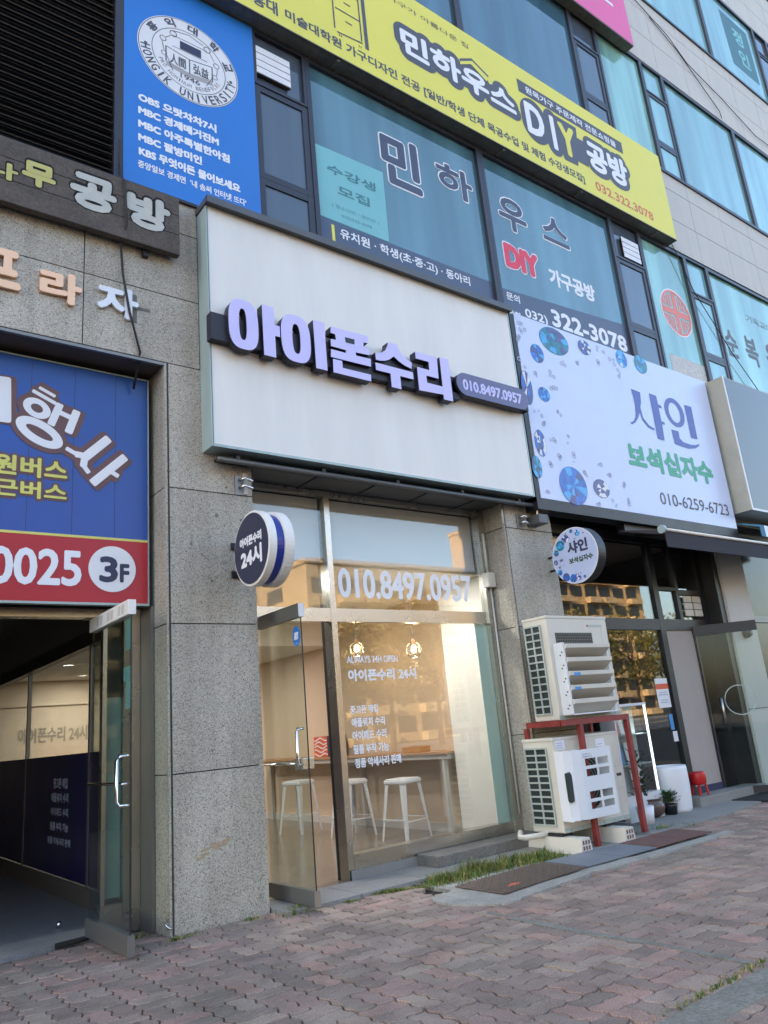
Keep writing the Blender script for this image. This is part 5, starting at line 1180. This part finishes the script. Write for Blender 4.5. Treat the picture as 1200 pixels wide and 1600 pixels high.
mb = MB(); mb.ring([(.1 + .12 * math.cos(k * .2618), .15 + .12 * math.sin(k * .2618)) for k in range(24)], [(.1 + .095 * math.cos(k * .2618), .15 + .095 * math.sin(k * .2618)) for k in range(24)], 5.655, 5.68, 'X')
for k in range(8): mb.bar((5.667, .1, .15), (5.667, .1 + .1 * math.cos(k * .785), .15 + .1 * math.sin(k * .785)), .012)
mb.build('wheel', M['lime'], WH)
RS = thing('plastic_stool', 'small red plastic stool beside the white planter', 'stool', (7.13, .1, .12))
MB().cbox(6.85, -.06, -.02, 8.5, .219, .12, .01).build('door_step', M['apron'], B)
MB().lathe([(.085, .0), (.1, .03), (.105, .13), (.095, .155), (.0, .16)], (7.13, .1, .25), 28).build('seat', M['redplastic'], RS, True)
for k in range(4):
    a = k * 1.57 + .5; MB().bar((7.13 + .1 * math.cos(a), .1 + .1 * math.sin(a), .121), (7.13 + .08 * math.cos(a), .1 + .08 * math.sin(a), .265), .02).build('leg', M['redplastic'], RS)
DC = thing('display_cabinet', 'narrow glass display cabinet with a bright light strip beside the outdoor units', 'cabinet', (5.75, .1, .012))
mb = MB(); mb.box(5.45, -.02, .012, 6.12, .2, .3); mb.box(5.45, -.02, 1.3, 6.12, .2, 1.33); mb.box(5.45, -.02, .301, 5.47, .2, 1.3); mb.build('case', M['cream2'], DC)
MB().box(5.471, -.018, .31, 6.09, -.012, 1.3).build('glass', M['shopglass'], DC)
MB().box(6.096, -.015, .31, 6.106, .01, 1.3).build('light_strip', M['led'], DC)
MB().box(5.471, .18, .31, 6.09, .19, 1.3).build('back', M['acside'], DC)
for k, (x, z, w, h, m) in enumerate(((5.52, .98, .09, .24, 'white'), (5.63, .98, .06, .24, 'paper_red'), (5.71, .98, .08, .24, 'white'), (5.81, .98, .07, .22, 'shine_green'), (5.55, .64, .16, .22, 'bluelabel'), (5.76, .64, .16, .24, 'white'), (5.8, .34, .2, .26, 'white'))):
    q = MB().bar((x + w / 2, .12, z), (x + w / 2, .15, z + h), w, .012, (0, 1, 0)).build('book', M[m]); tag(q, ('thin %s book standing in the display cabinet, ' % {'white': 'white', 'paper_red': 'orange red', 'shine_green': 'green', 'bluelabel': 'blue'}[m]) + ('top shelf, at the left end', 'top shelf, second along', 'top shelf, beside the orange red one', 'top shelf, at the right end', 'middle shelf', 'middle shelf, beside the blue one', 'bottom, lone pink printed')[k], 'book', 'books in the display cabinet')
mb = MB()
for z in (.62, .96): mb.box(5.471, -.01, z, 6.09, .179, z + .012)
mb.build('shelf', M['sign_edge'], DC)
_l = bpy.data.objects.new('cabinet_light', bpy.data.lights.new('cabinet_light', 'POINT')); C.objects.link(_l); _l.location = (6.04, .08, 1.0); _l.data.energy = .22; _l.data.color = (.88, .95, 1); _l.data.shadow_soft_size = .05; _l.parent = DC; _l.matrix_parent_inverse = Matrix.Translation((-5.75, -.1, -.012))
PL = thing('potted_plant', 'leafy dark plant standing before the display cabinet', 'plant', (5.5, -.1, .012)); MB().lathe([(.08, .012), (.1, .2), (.09, .2)], (5.5, -.2, 0), 20).build('pot', M['white'], PL, True); tuft((5.5, -.2, .3), .18, .5, 170, 'leafdark', PL, .04)
# --- camera and small fittings
CM = thing('security_camera', 'black dome camera on the stone pillar beside the craft shop door', 'camera', (8.92, -.05, 2.2)); MB().lathe([(.0, -.1), (.06, -.09), (.085, -.04), (.085, .0)], (8.92, -.001, 2.2), 24, 'Y').build('dome', M['black'], CM, True); MB().tube([(8.56, -.01, 2.24), (8.84, -.01, 2.235)], .006, 6).build('lead', M['cable'], CM)
def hook(x, z, lb):
    t = thing('wall_bracket', lb, 'bracket', (x, 0, z), 'small steel brackets on the pillars'); mb = MB(); mb.box(x - .04, -.012, z - .09, x + .04, -.001, z + .09); mb.build('plate', M['steel_dark'], t); mb = MB(); mb.tube([(x, -.012, z + .05), (x + .03, -.07, z + .055), (x + .1, -.08, z + .03)], .014); mb.tube([(x, -.012, z - .02), (x + .03, -.07, z - .015), (x + .1, -.08, z - .04)], .014); mb.build('arm', M['chrome'], t, True)
hook(.68, 3.5, 'twin armed steel bracket on the first pillar above the navy round sign'); hook(4.3, 3.5, 'twin armed steel bracket on the second pillar, left of the gem disc')
def wire(pts, r, lb, cat='cable'):
    mb = MB(); mb.tube([Vector(p) for p in pts], r, 6); tag(mb.build('cable', M['cable'], None, True), lb, cat)
wire([(-.4, -.008, 6.75), (-.4, -.012, 6.5), (-.4, -.06, 6.3), (-.4, -.14, 6.2), (-.38, -.14, 5.75), (-.4, -.045, 5.6), (-.38, -.045, 5.3), (-.32, -.045, 4.95), (-.22, -.02, 4.6), (-.2, .1, 4.5), (-.2, .2, 4.35)], .011, 'black cable running down the lintel across the silver letter')
wire([(9.15, -.02, 9.3), (9.7, -.02, 8.2), (10.6, -.02, 7.2), (11.6, -.02, 6.3)], .008, 'thin black cable falling across the pale panes right of the yellow sign')
wire([(9.9, -.02, 15.1), (11.0, -.03, 14.75), (11.6, -.03, 14.35), (12.8, -.03, 14.1), (14.2, -.03, 13.7), (16, -.03, 13.75)], .008, 'thin cable looping along the upper stone band')
wire([(10.4, -.02, 14.9), (11.3, -.03, 14.5), (12.6, -.03, 13.6), (12.62, -.03, 13.42)], .008, 'thin cable dropping to the frame of the third floor windows')
wire([(4.2, -.012, 14.2), (4.4, -.012, 14.2)], .004, 'short cable end stub beside the pink sign') if False else None
mb = MB(); mb.tube([(-.02, -.03, .12), (-.05, -.05, .1), (-.03, -.06, .07), (0, -.05, .06)], .009, 8); tag(mb.build('door_hook', M['chrome'], None, True), 'small chrome door hook at the foot of the first pillar', 'hook')
mb = MB(); mb.lathe([(.02, 0), (.022, .03), (.014, .045)], (-.44, 1.22, -.003), 14); tag(mb.build('door_stop', M['chrome'], None, True), 'small chrome door stop on the lobby floor', 'door stop')

# ================================================================== REPAIR SHOP FURNITURE
def stool():
    t = thing('bar_stool', '', 'bar stool', (0, 0, 0), 'white metal bar stools along the counter')
    mb = MB(); mb.cbox(-.155, -.155, .675, .155, .155, .70, .02); mb.cbox(-.165, -.165, .64, .165, .165, .685, .012); mb.build('seat', M['white'], t)
    for sx, sy in ((-1, -1), (1, -1), (1, 1), (-1, 1)):
        mb = MB(); a = (sx * .15, sy * .15); b = (sx * .215, sy * .215); w = .03
        mb.add([(a[0], a[1], .68), (a[0] - sx * .06, a[1], .68), (b[0] - sx * .03, b[1], .0), (b[0], b[1], 0)], [(0, 1, 2, 3)]); mb.add([(a[0], a[1], .68), (a[0], a[1] - sy * .06, .68), (b[0], b[1] - sy * .03, .0), (b[0], b[1], 0)], [(0, 1, 2, 3)])
        mb.add([(a[0] - sx * .01, a[1] - sy * .01, .68), (a[0] - sx * .06, a[1], .68), (b[0] - sx * .03, b[1], .0), (b[0] - sx * .008, b[1] - sy * .008, 0)], [(0, 1, 2, 3)])
        mb.build('leg', M['white'], t)
    mb = MB(); q = .19
    for k, ((x0, y0), (x1, y1)) in enumerate((((-q, -q), (q, -q)), ((q, -q), (q, q)), ((q, q), (-q, q)), ((-q, q), (-q, -q)))): mb.bar((x0, y0, .22 + .02 * (k % 2)), (x1, y1, .22 + .02 * (k % 2)), .02, .012)
    mb.build('footrest', M['white'], t); return t
s0 = stool()
for k, (x, yq, rz, lb) in enumerate(((3.72, 1.93, .12, 'white metal bar stool nearest the shop window, right of the lettering'), (3.62, 2.92, .05, 'white metal bar stool between the other two at the counter'), (3.56, 4.15, .3, 'white metal bar stool farthest inside, seen through the open glass door'))):
    t = s0 if k == 0 else copy_tree(s0); t.location = (x, yq, .002); t.rotation_euler[2] = rz; t['label'] = lb
TB = thing('bar_counter', 'narrow oak topped bar counter with grey legs along the shop wall', 'counter', (4.15, 3.5, 0))
MB().cbox(3.93, 1.31, .945, 4.355, 6.4, .975, .004).build('top', M['tabletop'], TB)
MB().box(3.96, 1.33, .89, 4.34, 6.36, .944).build('apron', M['greywall'], TB)
for x in (3.97, 4.29):
    for yq in (1.4, 3.6, 6.3): MB().box(x, yq, .002, x + .05, yq + .05, .89).build('leg', M['greywall'], TB)
BX = thing('gift_box', 'box with red and navy wave print standing on the counter', 'box', (4.1, 4.1, .977)); MB().cbox(3.99, 3.87, .978, 4.25, 4.36, 1.27, .004).build('carton', M['navy_print'], BX)
mb = MB(); mb.box(3.985, 3.99, .98, 3.989, 4.358, 1.268); wv = mb.build('printed_face', M['paper_red'], BX)
mb = MB()
for k in range(5):
    z0 = 1.0 + k * .055; pts = [(4.0 + i * .034, z0 + .02 * math.sin(i * .75 + k)) for i in range(11)]
    mb.prism([p for p in pts] + [(p[0], p[1] + .018) for p in reversed(pts)], 3.9825, 3.9848, 'X')
mb.build('wave_print', M['white'], wv)
TX = thing('tissue_box', 'low wooden tissue box on the counter behind the lettering', 'box', (4.1, 2.05, .977)); MB().cbox(4.0, 1.86, .977, 4.16, 2.24, 1.05, .006).build('case', M['orange'], TX); MB().box(4.04, 1.97, 1.0502, 4.12, 2.13, 1.0515).build('slot', M['dark'], TX)
def pendant(x, yq, z, lb):
    t = thing('pendant_lamp', lb, 'pendant lamp', (x, yq, z), 'globe pendant lamps in the shop')
    mb = MB(); mb.tube([(x, yq, z + .12), (x, yq, 2.95)], .006, 6); mb.build('cord', M['steel_dark'], t)
    MB().lathe([(.02, .07), (.024, .12), (.012, .14)], (x, yq, z), 14).build('socket', M['gold'], t)
    mb = MB(); r = .098
    for k in range(6):
        a = k * math.pi / 6; mb.tube([(x + r * math.cos(a) * math.cos(b * .2618), yq + r * math.sin(a) * math.cos(b * .2618), z + r * math.sin(b * .2618)) for b in range(25)], .0022, 5)
    for b in (-.6, 0, .6): mb.tube([(x + r * math.cos(b) * math.cos(a * .2618), yq + r * math.cos(b) * math.sin(a * .2618), z + r * math.sin(b)) for a in range(25)], .0022, 5)
    mb.build('cage', M['chrome'], t); MB().lathe([(.0, -.035), (.024, -.027), (.034, 0), (.024, .03), (.012, .06)], (x, yq, z), 18).build('bulb', M['bulb'], t, True)
    l = bpy.data.objects.new('pendant_light', bpy.data.lights.new('pendant_light', 'POINT')); C.objects.link(l); l.location = (x, yq, z - .19); l.data.energy = 1.4; l.data.color = (1, .72, .42); l.data.shadow_soft_size = .06; l.parent = t; l.matrix_parent_inverse = Matrix.Translation((-x, -yq, -z))
pendant(3.75, 1.5, 2.2, 'wire globe pendant lamp on the right, above the nearest stool'); pendant(3.75, 2.72, 2.37, 'wire globe pendant lamp on the left, above the farther stools')
def downlight(x, yq, z, lb, e=5.0):
    t = thing('downlight', lb, 'ceiling light', (x, yq, z), 'round ceiling lights of the shop')
    MB().lathe([(.0, -.006), (.075, -.006), (.075, -.004)], (x, yq, z), 22).build('lens', M['downlight'], t); MB().lathe([(.076, -.007), (.095, -.005), (.095, -.0005)], (x, yq, z), 22).build('rim', M['white'], t)
    l = bpy.data.objects.new('downlight_beam', bpy.data.lights.new('downlight_beam', 'AREA')); C.objects.link(l); l.data.shape = 'DISK'; l.data.size = .14; l.data.energy = e; l.data.color = (1, .95, .89); l.location = (x, yq, z - .015); l.parent = t; l.matrix_parent_inverse = Matrix.Translation((-x, -yq, -z))
for x, yq, z, lb, *e_ in ((2.55, .72, 2.95, 'round ceiling light nearest the shop window on the left'), (3.25, .75, 2.95, 'round ceiling light nearest the shop window on the right'), (1.2, 1.0, 2.95, 'round ceiling light above the open shop door'), (2.2, 2.8, 2.95, 'round ceiling light over the middle of the shop'), (.84, 6.0, 2.62, 'round ceiling light seen from the lobby, nearer', 13), (1.5, 7.6, 2.62, 'round ceiling light seen from the lobby, nearer the brick wall', 13), (3.0, 5.4, 2.62, 'round ceiling light over the far end of the counter')): downlight(x, yq, z, lb, *e_)

# ================================================================== ACROSS THE STREET (seen in the glass)
def tower(x, yq, w, d, h, m, lb):
    t = thing('apartment_block', lb, 'apartment block', (x, yq, 0), 'apartment blocks across the street')
    MB().box(x - w / 2, yq - d / 2, -.1, x + w / 2, yq + d / 2, h).build('wall', M[m], t); mb, mg = MB(), MB()
    yf = yq + d / 2; n = int(h / 2.6); nb = max(2, int(w / 3.0))
    for k in range(n):
        z = .8 + k * 2.6
        for q in range(nb):
            xa = x - w / 2 + .5 + q * (w - 1) / nb; xb = xa + (w - 1) / nb - .7
            mg.box(xa, yf + .002, z, xb, yf + .03, z + 1.5); mb.box(xa - .1, yf + .001, z - .9, xb + .1, yf + .9, z - .1) if q % 3 else None
        for s_ in (-1, 1): mg.box(x + s_ * w / 2 - (.03 if s_ < 0 else 0), yq - 1.5, z, x + s_ * w / 2 + (.03 if s_ > 0 else 0), yq + 1.5, z + 1.4)
    mb.build('balcony', M['tower2'], t); mg.build('window', M['towerwin'], t); MB().box(x - w / 2 - .2, yq - d / 2 - .2, h, x + w / 2 + .2, yq + d / 2 + .2, h + .5).build('parapet', M[m], t)
tower(8, -62, 26, 12, 20, 'tower', 'golden lit apartment block mirrored in the repair shop glass'); tower(46, -58, 24, 12, 16.6, 'tower2', 'apartment block mirrored in the craft shop glass'); tower(-22, -70, 28, 12, 24, 'tower', 'apartment block across the street, left behind the viewer'); tower(84, -66, 26, 12, 27, 'tower', 'apartment block across the street, far to the right')
def tree(x, yq, h, r, lb, seed):
    rnd = random.Random(seed); t = thing('street_tree', lb, 'tree', (x, yq, 0), 'street trees across the road')
    mb = MB(); mb.tube([(x, yq, -.1), (x + .1, yq, h * .3), (x, yq + .1, h * .75)], .16, 8, .04)
    for k in range(7):
        a = k * .9; z0 = h * (.3 + .06 * k); mb.tube([(x, yq, z0), (x + r * .7 * math.cos(a), yq + r * .7 * math.sin(a), z0 + h * .2)], .06, 6, .015)
    mb.build('trunk', M['bark'], t); mb = MB()
    for _ in range(90):
        a, b = rnd.uniform(0, 6.28), rnd.uniform(-1, 1); rr = r * rnd.uniform(.45, 1); c = Vector((x + rr * math.cos(a) * math.sqrt(1 - b * b), yq + rr * math.sin(a) * math.sqrt(1 - b * b), h * .64 + b * h * .36 * rnd.uniform(.6, 1)))
        for _ in range(26):
            p = c + Vector((rnd.gauss(0, .3), rnd.gauss(0, .3), rnd.gauss(0, .25))); u = Vector((rnd.gauss(0, 1), rnd.gauss(0, 1), rnd.gauss(0, 1))).normalized(); v = u.cross(Vector((rnd.gauss(0, 1), rnd.gauss(0, 1), rnd.gauss(0, 1)))).normalized(); s_ = rnd.uniform(.07, .16)
            mb.add([p - u * s_, p + v * s_ * .6, p + u * s_, p - v * s_ * .6], [(0, 1, 2, 3)])
    mb.build('crown', M['treeleaf'], t)
for k, (x, yq, h, r, lb) in enumerate(((4.5, -24, 6.5, 2.2, 'slim street tree mirrored beside the navy round sign'), (14, -25, 7.5, 2.8, 'bushy street tree mirrored in the top of the repair shop window'), (21, -24, 8, 3.2, 'golden street tree mirrored in the craft shop window'), (17.5, -23, 7, 2.8, 'street tree mirrored behind the window lettering'), (24.5, -24.5, 7.5, 3.0, 'street tree mirrored over the bar stools'), (31.5, -24, 7.5, 3.0, 'street tree mirrored at the window edge beside the outdoor units'), (28, -26, 8, 3.2, 'street tree mirrored at the right of the craft shop window'), (37, -25, 7.5, 3.0, 'street tree across the road, farther right'), (43, -25.5, 8, 3.3, 'golden street tree mirrored low in the craft shop window'), (49, -26, 7.5, 3.0, 'street tree mirrored beside the craft shop notice'), (-6, -26, 7, 2.6, 'street tree across the road behind the viewer'))): tree(x, yq, h, r, lb, k + 3)
structure(MB().box(-90, -40, -.1, 130, -17, .12).build('far_pavement', M['apron']))
